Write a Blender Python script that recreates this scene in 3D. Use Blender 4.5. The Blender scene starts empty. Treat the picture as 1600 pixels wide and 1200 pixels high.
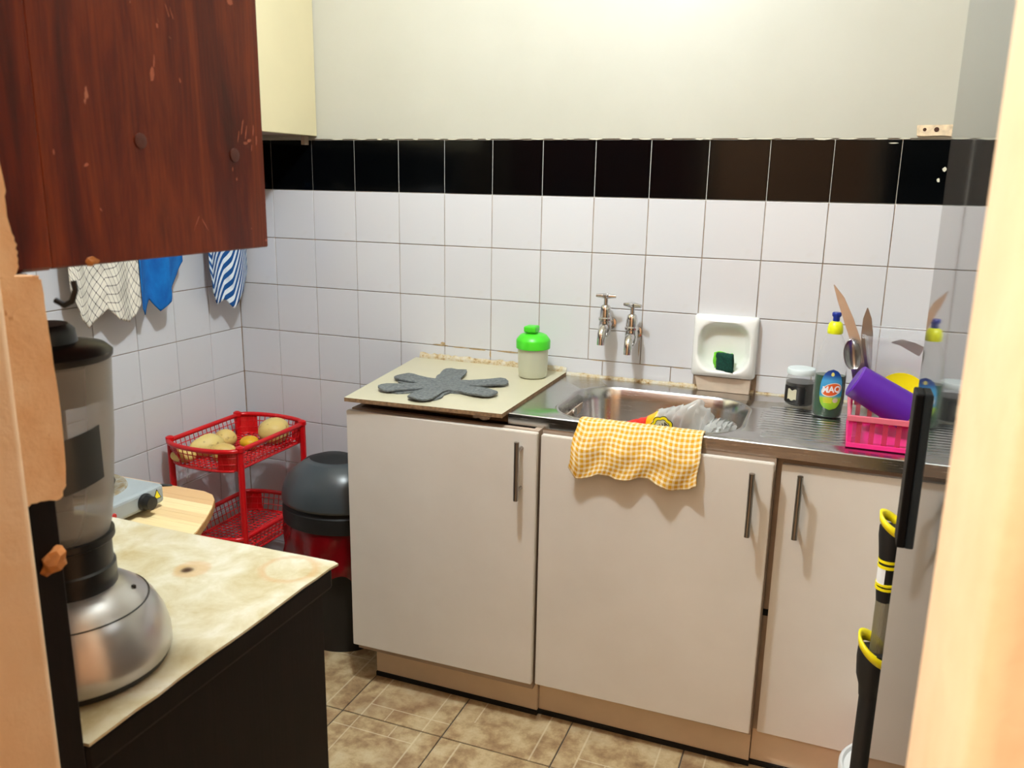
import bpy, bmesh, math, random
from mathutils import Vector, Matrix
random.seed(7)
S = bpy.context.scene
C = S.collection
PI = math.pi
sin, cos = math.sin, math.cos

# ------------------------------------------------------------------ camera
yaw, pitch, roll = 0.3693, -0.2361, 0.0170
fwd = Vector((-sin(yaw)*cos(pitch), cos(yaw)*cos(pitch), sin(pitch)))
rt = Vector((cos(yaw), sin(yaw), 0)); up = rt.cross(fwd)
r2 = cos(roll)*rt + sin(roll)*up
u2 = -sin(roll)*rt + cos(roll)*up
cd = bpy.data.cameras.new('camera'); cam = bpy.data.objects.new('camera', cd); C.objects.link(cam)
cd.sensor_width = 36.0; cd.lens = 1319.87/1600*36.0; cd.clip_start = 0.02; cd.clip_end = 50
M = Matrix((r2, u2, -fwd)).transposed().to_4x4(); M.translation = Vector((1.848, -2.2675, 1.3444))
cam.matrix_world = M
cd.dof.use_dof = True; cd.dof.focus_distance = 2.1; cd.dof.aperture_fstop = 10
S.camera = cam

# ------------------------------------------------------------------ world, lamps, exposure
W = bpy.data.worlds.new('world'); S.world = W; W.use_nodes = True
W.node_tree.nodes['Background'].inputs[0].default_value = (0.9, 0.85, 0.8, 1)
W.node_tree.nodes['Background'].inputs[1].default_value = 0.05
def lamp(name, loc, power, col, radius):
    l = bpy.data.lights.new(name, 'POINT'); l.energy = power; l.color = col; l.shadow_soft_size = radius
    o = bpy.data.objects.new(name, l); C.objects.link(o); o.location = loc; return o
lamp('kitchen_ceiling_lamp', (1.20, -1.10, 2.30), 73, (0.84, 0.94, 1.0), 0.045)
lamp('hall_ceiling_lamp', (0.85, -2.85, 2.10), 76, (1.0, 0.95, 0.89), 0.10)
vs = S.view_settings
vs.view_transform = 'Standard'; vs.look = 'None'; vs.gamma = 1.0; vs.use_curve_mapping = False; vs.exposure = 0.0

# ------------------------------------------------------------------ materials
def srgb(r, g, b):
    f = lambda c: (c/255/12.92) if c/255 <= 0.04045 else ((c/255+0.055)/1.055)**2.4
    return (f(r), f(g), f(b), 1)
class NT:
    def __init__(s, name):
        s.m = bpy.data.materials.new(name); s.m.use_nodes = True
        s.t = s.m.node_tree; s.t.nodes.clear()
        s.out = s.n('ShaderNodeOutputMaterial'); s.b = s.n('ShaderNodeBsdfPrincipled')
        s.l(s.b.outputs[0], s.out.inputs[0])
    def n(s, t, **k):
        x = s.t.nodes.new(t)
        for a, v in k.items(): setattr(x, a, v)
        return x
    def l(s, a, b): s.t.links.new(a, b)
    def set(s, **k):
        for a, v in k.items(): s.b.inputs[a.replace('_', ' ')].default_value = v
    def coord(s, kind='Object', scale=(1, 1, 1), rot=(0, 0, 0), loc=(0, 0, 0)):
        tc = s.n('ShaderNodeTexCoord'); mp = s.n('ShaderNodeMapping')
        mp.inputs['Scale'].default_value = scale; mp.inputs['Rotation'].default_value = rot; mp.inputs['Location'].default_value = loc
        s.l(tc.outputs[kind], mp.inputs[0]); return mp.outputs[0]
    def noise(s, vec, scale=5, detail=4, rough=0.55, dist=0.0):
        x = s.n('ShaderNodeTexNoise'); x.inputs['Scale'].default_value = scale; x.inputs['Detail'].default_value = detail
        x.inputs['Roughness'].default_value = rough; x.inputs['Distortion'].default_value = dist
        s.l(vec, x.inputs['Vector']); return x.outputs[0]
    def ramp(s, fac, stops, interp='LINEAR'):
        r = s.n('ShaderNodeValToRGB'); r.color_ramp.interpolation = interp
        e = r.color_ramp.elements
        while len(e) < len(stops): e.new(0.5)
        for el, (p, c) in zip(e, stops): el.position = p; el.color = c
        s.l(fac, r.inputs[0]); return r.outputs[0]
    def mix(s, fac, a, b):
        x = s.n('ShaderNodeMix', data_type='RGBA')
        if isinstance(fac, float): x.inputs[0].default_value = fac
        else: s.l(fac, x.inputs[0])
        for v, i in ((a, 6), (b, 7)):
            if isinstance(v, tuple): x.inputs[i].default_value = v
            else: s.l(v, x.inputs[i])
        return x.outputs[2]
    def math(s, op, a, b=0.0, c=None):
        x = s.n('ShaderNodeMath', operation=op)
        for v, i in ((a, 0), (b, 1), (c, 2)):
            if v is None: continue
            if isinstance(v, (int, float)): x.inputs[i].default_value = v
            else: s.l(v, x.inputs[i])
        return x.outputs[0]
    def sep(s, vec):
        x = s.n('ShaderNodeSeparateXYZ'); s.l(vec, x.inputs[0]); return x.outputs
    def col(s, c):
        if isinstance(c, tuple): s.b.inputs['Base Color'].default_value = c
        else: s.l(c, s.b.inputs['Base Color'])
    def bump(s, h, strength=0.2, dist=0.002):
        x = s.n('ShaderNodeBump'); x.inputs['Strength'].default_value = strength; x.inputs['Distance'].default_value = dist
        s.l(h, x.inputs['Height']); s.l(x.outputs[0], s.b.inputs['Normal'])
BLK = (0, 0, 0, 1); WHT = (1, 1, 1, 1)
def simple(name, c, rough=0.5, metal=0.0, var=0.06, vscale=9, **k):
    m = NT(name); v = m.noise(m.coord(), vscale, 4)
    d = tuple(x*(1-var) for x in c[:3])+(1,); h = tuple(min(1, x*(1+var)) for x in c[:3])+(1,)
    m.col(m.ramp(v, [(0.3, d), (0.7, h)])); m.set(Roughness=rough, Metallic=metal, **k); return m.m

def mk_tile(name, c, dirt, rough):
    m = NT(name); v = m.coord(); oi = m.n('ShaderNodeObjectInfo')
    base = m.mix(oi.outputs['Random'], c, tuple(x*0.95 for x in c[:3])+(1,))
    m.col(m.mix(m.ramp(m.noise(v, 14, 5), [(0.66, BLK), (0.9, (0.25, 0.25, 0.25, 1))]), base, dirt))
    m.set(Roughness=rough); m.bump(m.noise(v, 6, 2), 0.08, 0.002); return m.m
TILE_W = mk_tile('white_glazed_tile', srgb(216, 216, 220), srgb(196, 188, 176), 0.16)
TILE_B = mk_tile('black_glazed_tile', srgb(4, 5, 6), srgb(12, 13, 14), 0.10)
TILE_B.node_tree.nodes['Principled BSDF'].inputs['Specular IOR Level'].default_value = 0.22
m = NT('dirty_grout'); v = m.coord()
z = m.sep(v)[2]
d = m.ramp(m.noise(v, 7, 5, 0.6), [(0.35, srgb(190, 176, 160)), (0.55, srgb(158, 134, 110)), (0.7, srgb(104, 80, 62))])
m.col(m.mix(m.math('GREATER_THAN', z, 1.303), d, srgb(205, 203, 195))); m.set(Roughness=0.9); GROUT = m.m
m = NT('cream_wall_paint'); v = m.coord()
m.col(m.ramp(m.noise(v, 3, 6, 0.6), [(0.3, srgb(180, 178, 165)), (0.7, srgb(187, 185, 173))])); m.set(Roughness=0.45)
m.bump(m.noise(v, 8, 4), 0.15, 0.01); CREAM = m.m
m = NT('peach_wall_paint'); v = m.coord()
c = m.ramp(m.noise(v, 18, 5), [(0.3, srgb(226, 190, 150)), (0.7, srgb(234, 201, 164))])
m.col(c); m.set(Roughness=0.6); m.bump(m.noise(v, 25, 6, 0.6), 0.35, 0.006); PEACH = m.m
m = NT('flaking_peach_plaster'); v = m.coord()
c = m.ramp(m.noise(v, 22, 5), [(0.3, srgb(226, 178, 132)), (0.7, srgb(240, 205, 165))])
st = m.ramp(m.noise(m.coord(scale=(1, 1, 0.35)), 60, 5, 0.65), [(0.66, BLK), (0.71, WHT)])
m.col(m.mix(st, c, srgb(176, 104, 52))); m.set(Roughness=0.8); m.bump(m.noise(v, 60, 6, 0.6), 0.5, 0.004); PLASTER = m.m
WHITE_CEIL = simple('ceiling_paint', srgb(236, 232, 220), 0.8)

def mk_wood(name, cols, scale=(14, 14, 1.1), rough=0.35, chips=True, coat=0.3):
    m = NT(name); v = m.coord(scale=scale)
    a = m.noise(v, 2.2, 7, 0.66, 1.2)
    c = m.ramp(a, [(0.25, cols[0]), (0.45, cols[1]), (0.6, cols[2]), (0.8, cols[0])])
    fine = m.noise(m.coord(scale=(90, 90, 4)), 3, 4)
    c = m.mix(m.ramp(fine, [(0.4, BLK), (0.75, (0.45, 0.45, 0.45, 1))]), c, cols[0])
    if chips:
        p = m.noise(m.coord(scale=(1, 26, 9)), 1.6, 5, 0.62, 0.5)
        c = m.mix(m.ramp(p, [(0.70, BLK), (0.715, WHT)]), c, srgb(176, 112, 86))
    m.col(c); m.set(Roughness=rough, Coat_Weight=coat, Coat_Roughness=0.2); m.bump(fine, 0.08, 0.002); return m.m
WOOD_RED = mk_wood('red_brown_varnished_wood', (srgb(52, 15, 8), srgb(98, 32, 11), srgb(130, 54, 18)), scale=(6, 6, 0.9), coat=0.08)
WOOD_RED.node_tree.nodes['Principled BSDF'].inputs['Specular IOR Level'].default_value = 0.3
WOOD_DARK = mk_wood('dark_brown_wood', (srgb(7, 4, 3), srgb(12, 6, 5), srgb(18, 9, 7)), chips=False, rough=0.6, coat=0.0)
WOOD_DARK.node_tree.nodes['Principled BSDF'].inputs['Specular IOR Level'].default_value = 0.2
WOOD_RAW = simple('orange_raw_wood', srgb(186, 116, 50), 0.7, 0, 0.3, 40)
m = NT('marbled_lino'); v = m.coord(scale=(1, 1, 1))
a = m.noise(v, 14, 8, 0.64, 0.35)
c = m.ramp(a, [(0.3, srgb(176, 156, 112)), (0.42, srgb(192, 178, 142)), (0.52, srgb(203, 193, 164)), (0.64, srgb(216, 209, 190)), (0.8, srgb(184, 168, 128))])
b = m.ramp(m.noise(v, 3.2, 4), [(0.56, BLK), (0.75, (0.4, 0.4, 0.4, 1))])
c = m.mix(b, c, srgb(172, 146, 88))
# a ring stain by the far corner of the sheet and a brown blot
def blot(m, v, p, r0, r1, wob=0.015):
    w = m.n('ShaderNodeVectorMath', operation='DISTANCE'); m.l(v, w.inputs[0]); w.inputs[1].default_value = p
    dn = m.math('ADD', w.outputs['Value'], m.math('MULTIPLY', m.noise(v, 30, 3), wob))
    return m.ramp(dn, [(max(0, r0-0.004), BLK), (r0, WHT), (r1, WHT), (r1+0.006, BLK)])
c = m.mix(m.math('MULTIPLY', blot(m, v, (1.155, -1.345, 0.8), 0.044, 0.048), 0.35), c, srgb(190, 120, 30))
c = m.mix(m.math('MULTIPLY', blot(m, v, (1.03, -1.40, 0.8), 0.001, 0.03), 0.35), c, srgb(196, 130, 40))
c = m.mix(blot(m, v, (1.025, -1.405, 0.8), 0.0, 0.0105, 0.010), c, srgb(60, 32, 14))
m.col(c); m.set(Roughness=0.32); LINO = m.m

m = NT('mottled_floor_tile'); oi = m.n('ShaderNodeObjectInfo'); v0 = m.coord()
sc = m.n('ShaderNodeVectorMath', operation='MULTIPLY_ADD'); m.l(oi.outputs['Random'], sc.inputs[0]); sc.inputs[1].default_value = (7, 5, 3); m.l(v0, sc.inputs[2])
v = sc.outputs[0]
c = m.ramp(m.noise(v, 17, 8, 0.68, 0.15), [(0.28, srgb(120, 92, 68)), (0.42, srgb(164, 134, 98)), (0.55, srgb(196, 172, 132)), (0.68, srgb(210, 192, 156)), (0.8, srgb(150, 118, 86))])
c = m.mix(m.ramp(m.noise(v, 5, 4), [(0.5, BLK), (0.72, (0.6, 0.6, 0.6, 1))]), c, srgb(132, 94, 70))
xyz = m.sep(v0)
def line(axis, pos, w, other=None, lo=-1, hi=1):
    f = m.math('LESS_THAN', m.math('ABSOLUTE', m.math('SUBTRACT', xyz[axis], pos)), w)
    if other is not None:
        f = m.math('MULTIPLY', f, m.math('MULTIPLY', m.math('GREATER_THAN', xyz[other], lo), m.math('LESS_THAN', xyz[other], hi)))
    return f
ln = line(0, -0.088, 0.0022)
for a in (line(0, 0.088, 0.0018, 1, -0.14, 0.06), line(1, -0.09, 0.0018, 0, -0.088, 0.14), line(0, -0.02, 0.0015, 1, -0.14, -0.09)):
    ln = m.math('MAXIMUM', ln, a)
c = m.mix(m.math('MULTIPLY', ln, 0.55), c, srgb(226, 214, 184))
m.col(c); m.set(Roughness=0.3); FLOORT = m.m
FGROUT = simple('dark_floor_grout', srgb(96, 88, 80), 0.9, 0, 0.3, 30)

m = NT('white_cabinet_paint'); v = m.coord()
c = m.ramp(m.noise(v, 4, 5), [(0.3, srgb(224, 216, 206)), (0.7, srgb(233, 226, 217))])
c = m.mix(m.ramp(m.noise(v, 11, 6, 0.7), [(0.72, BLK), (0.8, (0.5, 0.5, 0.5, 1))]), c, srgb(192, 180, 160))
m.col(c); m.set(Roughness=0.38); DOORW = m.m
CARC = simple('beige_carcass_board', srgb(176, 156, 138), 0.6, 0, 0.1, 20)
PLINTH = simple('beige_plinth_paint', srgb(222, 200, 174), 0.55, 0, 0.06, 8)
GAPM = simple('black_gap_shade_and_rubber', srgb(16, 14, 13), 0.8)  # fridge seal and hinge, and the painted black of the plinth gaps
CREAMCAB = simple('cream_cabinet_paint', srgb(214, 202, 164), 0.4, 0, 0.03, 4)
BOARDTOP = simple('cream_laminate', srgb(200, 193, 166), 0.35, 0, 0.04, 6)
CHIPB = simple('raw_chipboard_edge', srgb(134, 104, 74), 0.9, 0, 0.35, 120)
m = NT('grimy_sealant'); v = m.coord()
m.col(m.ramp(m.noise(v, 45, 6, 0.7), [(0.4, srgb(206, 200, 184)), (0.55, srgb(196, 178, 142)), (0.64, srgb(150, 112, 60)), (0.72, srgb(50, 36, 22))]))
m.set(Roughness=0.8); m.bump(m.noise(v, 60, 5), 0.6, 0.004); SEAL = m.m
m = NT('brushed_stainless_steel'); v = m.coord(scale=(3, 60, 60))
m.col((0.52, 0.51, 0.50, 1)); m.set(Metallic=1.0)
m.l(m.ramp(m.noise(v, 8, 4), [(0.3, (0.16, 0.16, 0.16, 1)), (0.7, (0.28, 0.28, 0.28, 1))]), m.b.inputs['Roughness']); STEEL = m.m
CHROME = simple('worn_chrome', (0.62, 0.60, 0.58, 1), 0.14, 1.0, 0.08, 40)
STEELP = simple('polished_cutlery_steel', (0.40, 0.40, 0.41, 1), 0.28, 1.0)
NICKEL = simple('brushed_nickel', (0.36, 0.33, 0.30, 1), 0.32, 1.0)
m = NT('grey_felt'); v = m.coord()
m.col(m.ramp(m.noise(v, 120, 6, 0.7), [(0.3, srgb(70, 74, 76)), (0.7, srgb(124, 128, 128))])); m.set(Roughness=1.0); m.bump(m.noise(v, 300, 4), 0.5, 0.002); FELT = m.m
GREENP = simple('bright_green_plastic', srgb(72, 206, 40), 0.35)
REDP = simple('red_plastic', srgb(206, 14, 22), 0.28, 0, 0.05)
BLACKP = simple('black_plastic', srgb(20, 21, 23), 0.35)
INK = simple('ink_black_plastic', srgb(5, 5, 6), 0.5)
INK.node_tree.nodes['Principled BSDF'].inputs['Specular IOR Level'].default_value = 0.15
BLACKM = simple('black_matt_plastic', srgb(14, 14, 15), 0.6)
LIDGREY = simple('dark_grey_glossy_plastic', srgb(66, 72, 76), 0.30)
REDBAG = simple('red_bin_bag', srgb(112, 8, 14), 0.22, 0, 0.25, 12)
CERAM = simple('white_ceramic', srgb(238, 238, 234), 0.12, 0, 0.02)
BEIGECER = simple('beige_plaster_block', srgb(206, 188, 168), 0.6, 0, 0.1, 25)
SCOUR = simple('dark_green_scourer', srgb(4, 62, 50), 0.95, 0, 0.4, 200)
FOAM = simple('light_green_foam', srgb(112, 200, 44), 0.9, 0, 0.25, 120)
YEL = simple('yellow_plastic', srgb(240, 222, 16), 0.35)
YELW = simple('yellow_cap_plastic', srgb(228, 232, 20), 0.35)
BLUEC = simple('blue_cap_plastic', srgb(18, 44, 140), 0.35)
PURP = simple('purple_plastic', srgb(84, 26, 150), 0.4)
PINK = simple('pink_plastic', srgb(236, 40, 130), 0.35)
SILV = simple('silver_painted_plastic', srgb(196, 194, 194), 0.28, 0.75, 0.03)
GREYPL = simple('grey_hotplate_enamel', srgb(156, 164, 168), 0.35)
REDDOT = simple('red_indicator', srgb(180, 20, 30), 0.3)
WHITEP = simple('white_plastic', srgb(232, 234, 236), 0.4)
LIDWHITE = simple('white_tin_lid', srgb(222, 232, 234), 0.35)
DARKJAM = simple('dark_jar_contents', srgb(26, 20, 20), 0.25)
PAPER = simple('cream_paper_label', srgb(200, 196, 170), 0.7)
CREAMC = simple('cream_cable', srgb(224, 212, 176), 0.5)
IRON = simple('burnt_iron_coil', srgb(46, 42, 40), 0.55, 0.5, 0.2, 60)
m = NT('rusty_hotplate_ring'); v = m.coord()
m.col(m.ramp(m.noise(v, 60, 5), [(0.35, srgb(176, 176, 168)), (0.6, srgb(150, 126, 80)), (0.75, srgb(84, 60, 36))])); m.set(Roughness=0.4, Metallic=0.4); RUST = m.m
m = NT('striped_pine'); v = m.coord(scale=(1, 1, 1))
yy = m.math('MULTIPLY', m.sep(v)[1], 24.0)
w = m.n('ShaderNodeTexWhiteNoise', noise_dimensions='1D'); m.l(m.math('FLOOR', yy), w.inputs['W'])
c = m.ramp(w.outputs['Value'], [(0.1, srgb(214, 172, 122)), (0.4, srgb(236, 206, 152)), (0.7, srgb(244, 222, 170)), (0.95, srgb(222, 184, 132))])
gr = m.noise(m.coord(scale=(4, 90, 20)), 3, 4)
c = m.mix(m.ramp(gr, [(0.5, BLK), (0.8, (0.4, 0.4, 0.4, 1))]), c, srgb(196, 150, 96))
m.col(c); m.set(Roughness=0.35); PINE = m.m
PINEDGE = simple('brown_board_edge', srgb(170, 120, 66), 0.6, 0, 0.2, 60)
m = NT('potato_skin'); v = m.coord(); oi = m.n('ShaderNodeObjectInfo')
c = m.mix(oi.outputs['Random'], srgb(226, 190, 110), srgb(230, 206, 128))
c = m.mix(m.ramp(m.noise(v, 50, 5), [(0.62, BLK), (0.76, WHT)]), c, srgb(150, 108, 48))
m.col(c); m.set(Roughness=0.5); POTATO = m.m
ORANGEF = simple('orange_yellow_fruit_skin', srgb(228, 172, 30), 0.45, 0, 0.12, 30)

def thin(name, c, alpha, rough=0.1, k=0.5):
    m = NT(name); m.col(c); m.set(Roughness=rough)
    tr = m.n('ShaderNodeBsdfTransparent'); mx = m.n('ShaderNodeMixShader')
    fr = m.n('ShaderNodeLayerWeight'); fr.inputs[0].default_value = 0.35
    f = m.math('ADD', m.math('MULTIPLY', fr.outputs['Facing'], k), alpha)
    f.node.use_clamp = True
    m.l(f, mx.inputs[0]); m.l(tr.outputs[0], mx.inputs[1]); m.l(m.b.outputs[0], mx.inputs[2]); m.l(mx.outputs[0], m.out.inputs[0])
    return m.m
CLEAR = thin('clear_plastic', srgb(225, 228, 228), 0.03, k=0.30)
CLEARC = thin('milky_clear_container', srgb(228, 228, 232), 0.18)
FROST = thin('frosted_blender_jar', srgb(190, 192, 192), 0.30, 0.35)
SHAKER = thin('milky_shaker_plastic', srgb(222, 224, 198), 0.62, 0.4)
GLASSJ = thin('clear_jar_glass', srgb(215, 220, 215), 0.03, 0.05, k=0.35)
LIQ = simple('dark_green_washing_up_liquid', srgb(6, 66, 36), 0.12)
FILM = thin('crinkled_clear_film', srgb(236, 238, 236), 0.30, 0.15)
m = NT('glossy_graphite_fridge'); m.col(srgb(46, 49, 49)); m.set(Roughness=0.035, IOR=2.0)
m.bump(m.noise(m.coord(), 2.5, 2), 0.02, 0.01); FRIDGE = m.m

def mk_check(name, base, stripe, n1, n2, w1, w2, rot=0.0, weave=200, cross=None, only=False):
    m = NT(name); v = m.coord('UV', scale=(1, 1, 1), rot=(0, 0, rot)); s = m.sep(v)
    f1 = m.math('LESS_THAN', m.math('FRACT', m.math('MULTIPLY', s[0], n1)), w1)
    f2 = m.math('LESS_THAN', m.math('FRACT', m.math('MULTIPLY', s[1], n2)), w2)
    f = f1 if only else m.math('MULTIPLY', m.math('ADD', f1, f2), 0.5)
    c = m.ramp(f, [(0.0, base), (0.5, tuple((a+b)/2 for a, b in zip(base, stripe))), (1.0, cross or stripe)])
    nz = m.noise(m.coord('UV'), 7, 4)
    c = m.mix(m.ramp(nz, [(0.45, BLK), (0.85, (0.5, 0.5, 0.5, 1))]), c, stripe)
    m.col(c); m.set(Roughness=0.95)
    m.bump(f, 0.5, 0.002); return m.m
YCHECK = mk_check('yellow_check_cloth', srgb(246, 232, 196), srgb(216, 156, 20), 25, 15, 0.55, 0.55)
BCHECK = mk_check('black_white_check_cloth', srgb(236, 230, 216), srgb(62, 50, 48), 20, 18, 0.16, 0.16, 0.55)
STRIPEB = mk_check('blue_white_woven_stripe', srgb(226, 236, 244), srgb(10, 74, 138), 15, 40, 0.52, 0.2, -0.85, only=True)
m = NT('blue_waffle_cloth'); v = m.coord('UV')
ck = m.n('ShaderNodeTexChecker'); ck.inputs['Scale'].default_value = 60; m.l(v, ck.inputs[0])
m.col(m.ramp(m.noise(v, 6, 4), [(0.3, srgb(0, 82, 158)), (0.7, srgb(4, 112, 190))])); m.set(Roughness=0.95); m.bump(ck.outputs[1], 0.4, 0.002); BLUECLOTH = m.m

# ------------------------------------------------------------------ mesh helpers
def thing(name, loc, label, cat, group=None):
    o = bpy.data.objects.new(name, None); C.objects.link(o); o.location = loc; o.empty_display_size = 0.05
    o['label'] = label; o['category'] = cat
    if group: o['group'] = group
    o.matrix_world = Matrix.Translation(loc)
    return o
def tag(o, label, cat, group=None):
    o['label'] = label; o['category'] = cat
    if group: o['group'] = group
    return o
def root_loc(o):
    v = Vector((0, 0, 0))
    while o is not None: v += o.location; o = o.parent
    return v
def adopt(o, parent):
    """vertices are written in world coordinates: shift them so the parent offset cancels"""
    o.parent = parent
    o.location = -root_loc(parent)
    return o
def link(name, me, mat, parent=None, smooth=False):
    if mat is not None:
        for x in (mat if isinstance(mat, (list, tuple)) else [mat]): me.materials.append(x)
    if smooth:
        me.polygons.foreach_set('use_smooth', [True]*len(me.polygons))
    o = bpy.data.objects.new(name, me); C.objects.link(o)
    if parent is not None: adopt(o, parent)
    return o
def from_bm(name, bm, mat, parent=None, smooth=False):
    bmesh.ops.recalc_face_normals(bm, faces=bm.faces)
    me = bpy.data.meshes.new(name); bm.to_mesh(me); bm.free(); return link(name, me, mat, parent, smooth)
def bm_box(bm, lo, hi, bev=0.0, seg=1, mtx=None):
    r = bmesh.ops.create_cube(bm, size=1.0); vs_ = r['verts']
    for v in vs_:
        v.co = Vector((lo[i]+(v.co[i]+0.5)*(hi[i]-lo[i]) for i in range(3)))
    if bev > 0:
        ed = list({e for v in vs_ for e in v.link_edges})
        rr = bmesh.ops.bevel(bm, geom=ed, offset=bev, segments=seg, affect='EDGES', profile=0.5)
        vs_ = list({v for f in rr['faces'] for v in f.verts} | {v for v in vs_ if v.is_valid})
    if mtx is not None: bmesh.ops.transform(bm, matrix=mtx, verts=vs_)
    return vs_
def box(name, lo, hi, mat, parent=None, bev=0.0, seg=1, mtx=None):
    bm = bmesh.new(); bm_box(bm, lo, hi, bev, seg, mtx); return from_bm(name, bm, mat, parent)
def boxes(name, lst, mat, parent=None, bev=0.0):
    bm = bmesh.new()
    for lo, hi in lst: bm_box(bm, lo, hi, bev)
    return from_bm(name, bm, mat, parent)
def bm_lathe(bm, prof, loc=(0, 0, 0), seg=32, sx=1.0, sy=1.0, mtx=None, cap=True):
    rings = []
    for r, z in prof:
        ring = []
        for i in range(seg):
            a = 2*PI*i/seg; p = Vector((r*sx*cos(a), r*sy*sin(a), z))
            p = (mtx @ p) if mtx is not None else p+Vector(loc)
            ring.append(bm.verts.new(p))
        rings.append(ring)
    for a, b in zip(rings, rings[1:]):
        for i in range(seg):
            j = (i+1) % seg; bm.faces.new((a[i], a[j], b[j], b[i]))
    if cap:
        bm.faces.new(rings[0][::-1]); bm.faces.new(rings[-1])
def lathe(name, prof, loc, mat, parent=None, seg=32, sx=1.0, sy=1.0, mtx=None, cap=True, smooth=True):
    bm = bmesh.new(); bm_lathe(bm, prof, loc, seg, sx, sy, mtx, cap); return auto(from_bm(name, bm, mat, parent, smooth))
def auto(o, ang=0.7):
    me = o.data; bm = bmesh.new(); bm.from_mesh(me)
    for e in bm.edges:
        e.smooth = not (len(e.link_faces) == 2 and e.calc_face_angle(0) > ang)
    bm.to_mesh(me); bm.free(); return o
def bm_tube(bm, pts, r, seg=10, closed=False, flat=1.0):
    pts = [Vector(p) for p in pts]; n = len(pts); rings = []
    prev = None
    for i, p in enumerate(pts):
        if closed: t = pts[(i+1) % n]-pts[i-1]
        else: t = pts[min(i+1, n-1)]-pts[max(i-1, 0)]
        t.normalize()
        if prev is None:
            a = Vector((0, 0, 1)) if abs(t.z) < 0.9 else Vector((1, 0, 0))
            x = t.cross(a).normalized()
        else:
            x = (prev-t*prev.dot(t)).normalized()
        prev = x; y = t.cross(x)
        rr = r[i] if isinstance(r, (list, tuple)) else r
        rings.append([bm.verts.new(p+x*rr*cos(2*PI*k/seg)+y*rr*flat*sin(2*PI*k/seg)) for k in range(seg)])
    m_ = n if closed else n-1
    for i in range(m_):
        a, b = rings[i], rings[(i+1) % n]
        off = 0
        if closed and i == n-1:
            off = min(range(seg), key=lambda o_: (a[0].co-b[o_].co).length)
        for k in range(seg):
            k2 = (k+1) % seg; bm.faces.new((a[k], a[k2], b[(k2+off) % seg], b[(k+off) % seg]))
    if not closed:
        bm.faces.new(rings[0][::-1]); bm.faces.new(rings[-1])
def tube(name, pts, r, mat, parent=None, seg=10, closed=False, flat=1.0):
    bm = bmesh.new(); bm_tube(bm, pts, r, seg, closed, flat); return auto(from_bm(name, bm, mat, parent, True), 0.9)
def prism(name, pts, d, mat, parent=None, bev=0.0):
    """pts: outline in 3-D (planar), extruded by the vector d"""
    bm = bmesh.new(); d = Vector(d)
    a = [bm.verts.new(Vector(p)) for p in pts]; b = [bm.verts.new(Vector(p)+d) for p in pts]
    n = len(a); bm.faces.new(a); bm.faces.new(b[::-1])
    for i in range(n): bm.faces.new((a[i], b[i], b[(i+1) % n], a[(i+1) % n]))
    if bev: bmesh.ops.bevel(bm, geom=[e for e in bm.edges], offset=bev, segments=2, affect='EDGES')
    return from_bm(name, bm, mat, parent)
def grid(name, f, nu, nv, mat, parent=None, thick=0.0, smooth=True):
    vs_, uv, fs = [], [], []
    for j in range(nv+1):
        for i in range(nu+1):
            u, v = i/nu, j/nv; vs_.append(tuple(f(u, v))); uv.append((u, v))
    for j in range(nv):
        for i in range(nu):
            a = j*(nu+1)+i; fs.append((a, a+1, a+nu+2, a+nu+1))
    me = bpy.data.meshes.new(name); me.from_pydata(vs_, [], fs)
    l = me.uv_layers.new(name='UVMap')
    for lp in me.loops: l.data[lp.index].uv = uv[lp.vertex_index]
    o = link(name, me, mat, parent, smooth)
    if thick:
        md = o.modifiers.new('thickness', 'SOLIDIFY'); md.thickness = thick; md.offset = 0
    return o
def text_mesh(s, size, bold=0.0):
    cu = bpy.data.curves.new('lettering', 'FONT'); cu.body = s; cu.size = size; cu.offset = bold
    cu.align_x = 'CENTER'; cu.align_y = 'CENTER'; cu.resolution_u = 3
    o = bpy.data.objects.new('lettering', cu); C.objects.link(o)
    bpy.context.view_layer.update()
    me = bpy.data.meshes.new_from_object(o.evaluated_get(bpy.context.evaluated_depsgraph_get()))
    bpy.data.objects.remove(o); bpy.data.curves.remove(cu)
    return me
def struct(o): o['kind'] = 'structure'; return o
def V(*a): return Vector(a)

# ================================================================== the setting
Z0 = 1.455; T = 0.15
fl = struct(box('floor', (-0.2, -4.2, -0.06), (3.4, 0.1, -0.004), FGROUT))
bm = bmesh.new(); bm_box(bm, (-0.1405, -0.1405, -0.0035), (0.1405, 0.1405, 0.0), 0.0012)
ftile_me = bpy.data.meshes.new('tile'); bmesh.ops.recalc_face_normals(bm, faces=bm.faces); bm.to_mesh(ftile_me); bm.free(); ftile_me.materials.append(FLOORT)
PF = 0.284
for i in range(10):
    for j in range(8):
        x = 1.0365-PF*3.5+PF*i; y = -0.616+PF*1.5-PF*j
        if x > 2.75 or x < -0.1: continue
        o = bpy.data.objects.new('tile', ftile_me); C.objects.link(o); o.parent = fl; o.location = (x, y, 0)
        o.rotation_euler = (0, 0, (PI if (i+j) % 2 else 0))
struct(box('ceiling', (-0.2, -4.2, 2.42), (3.4, 0.1, 2.5), WHITE_CEIL))

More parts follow.
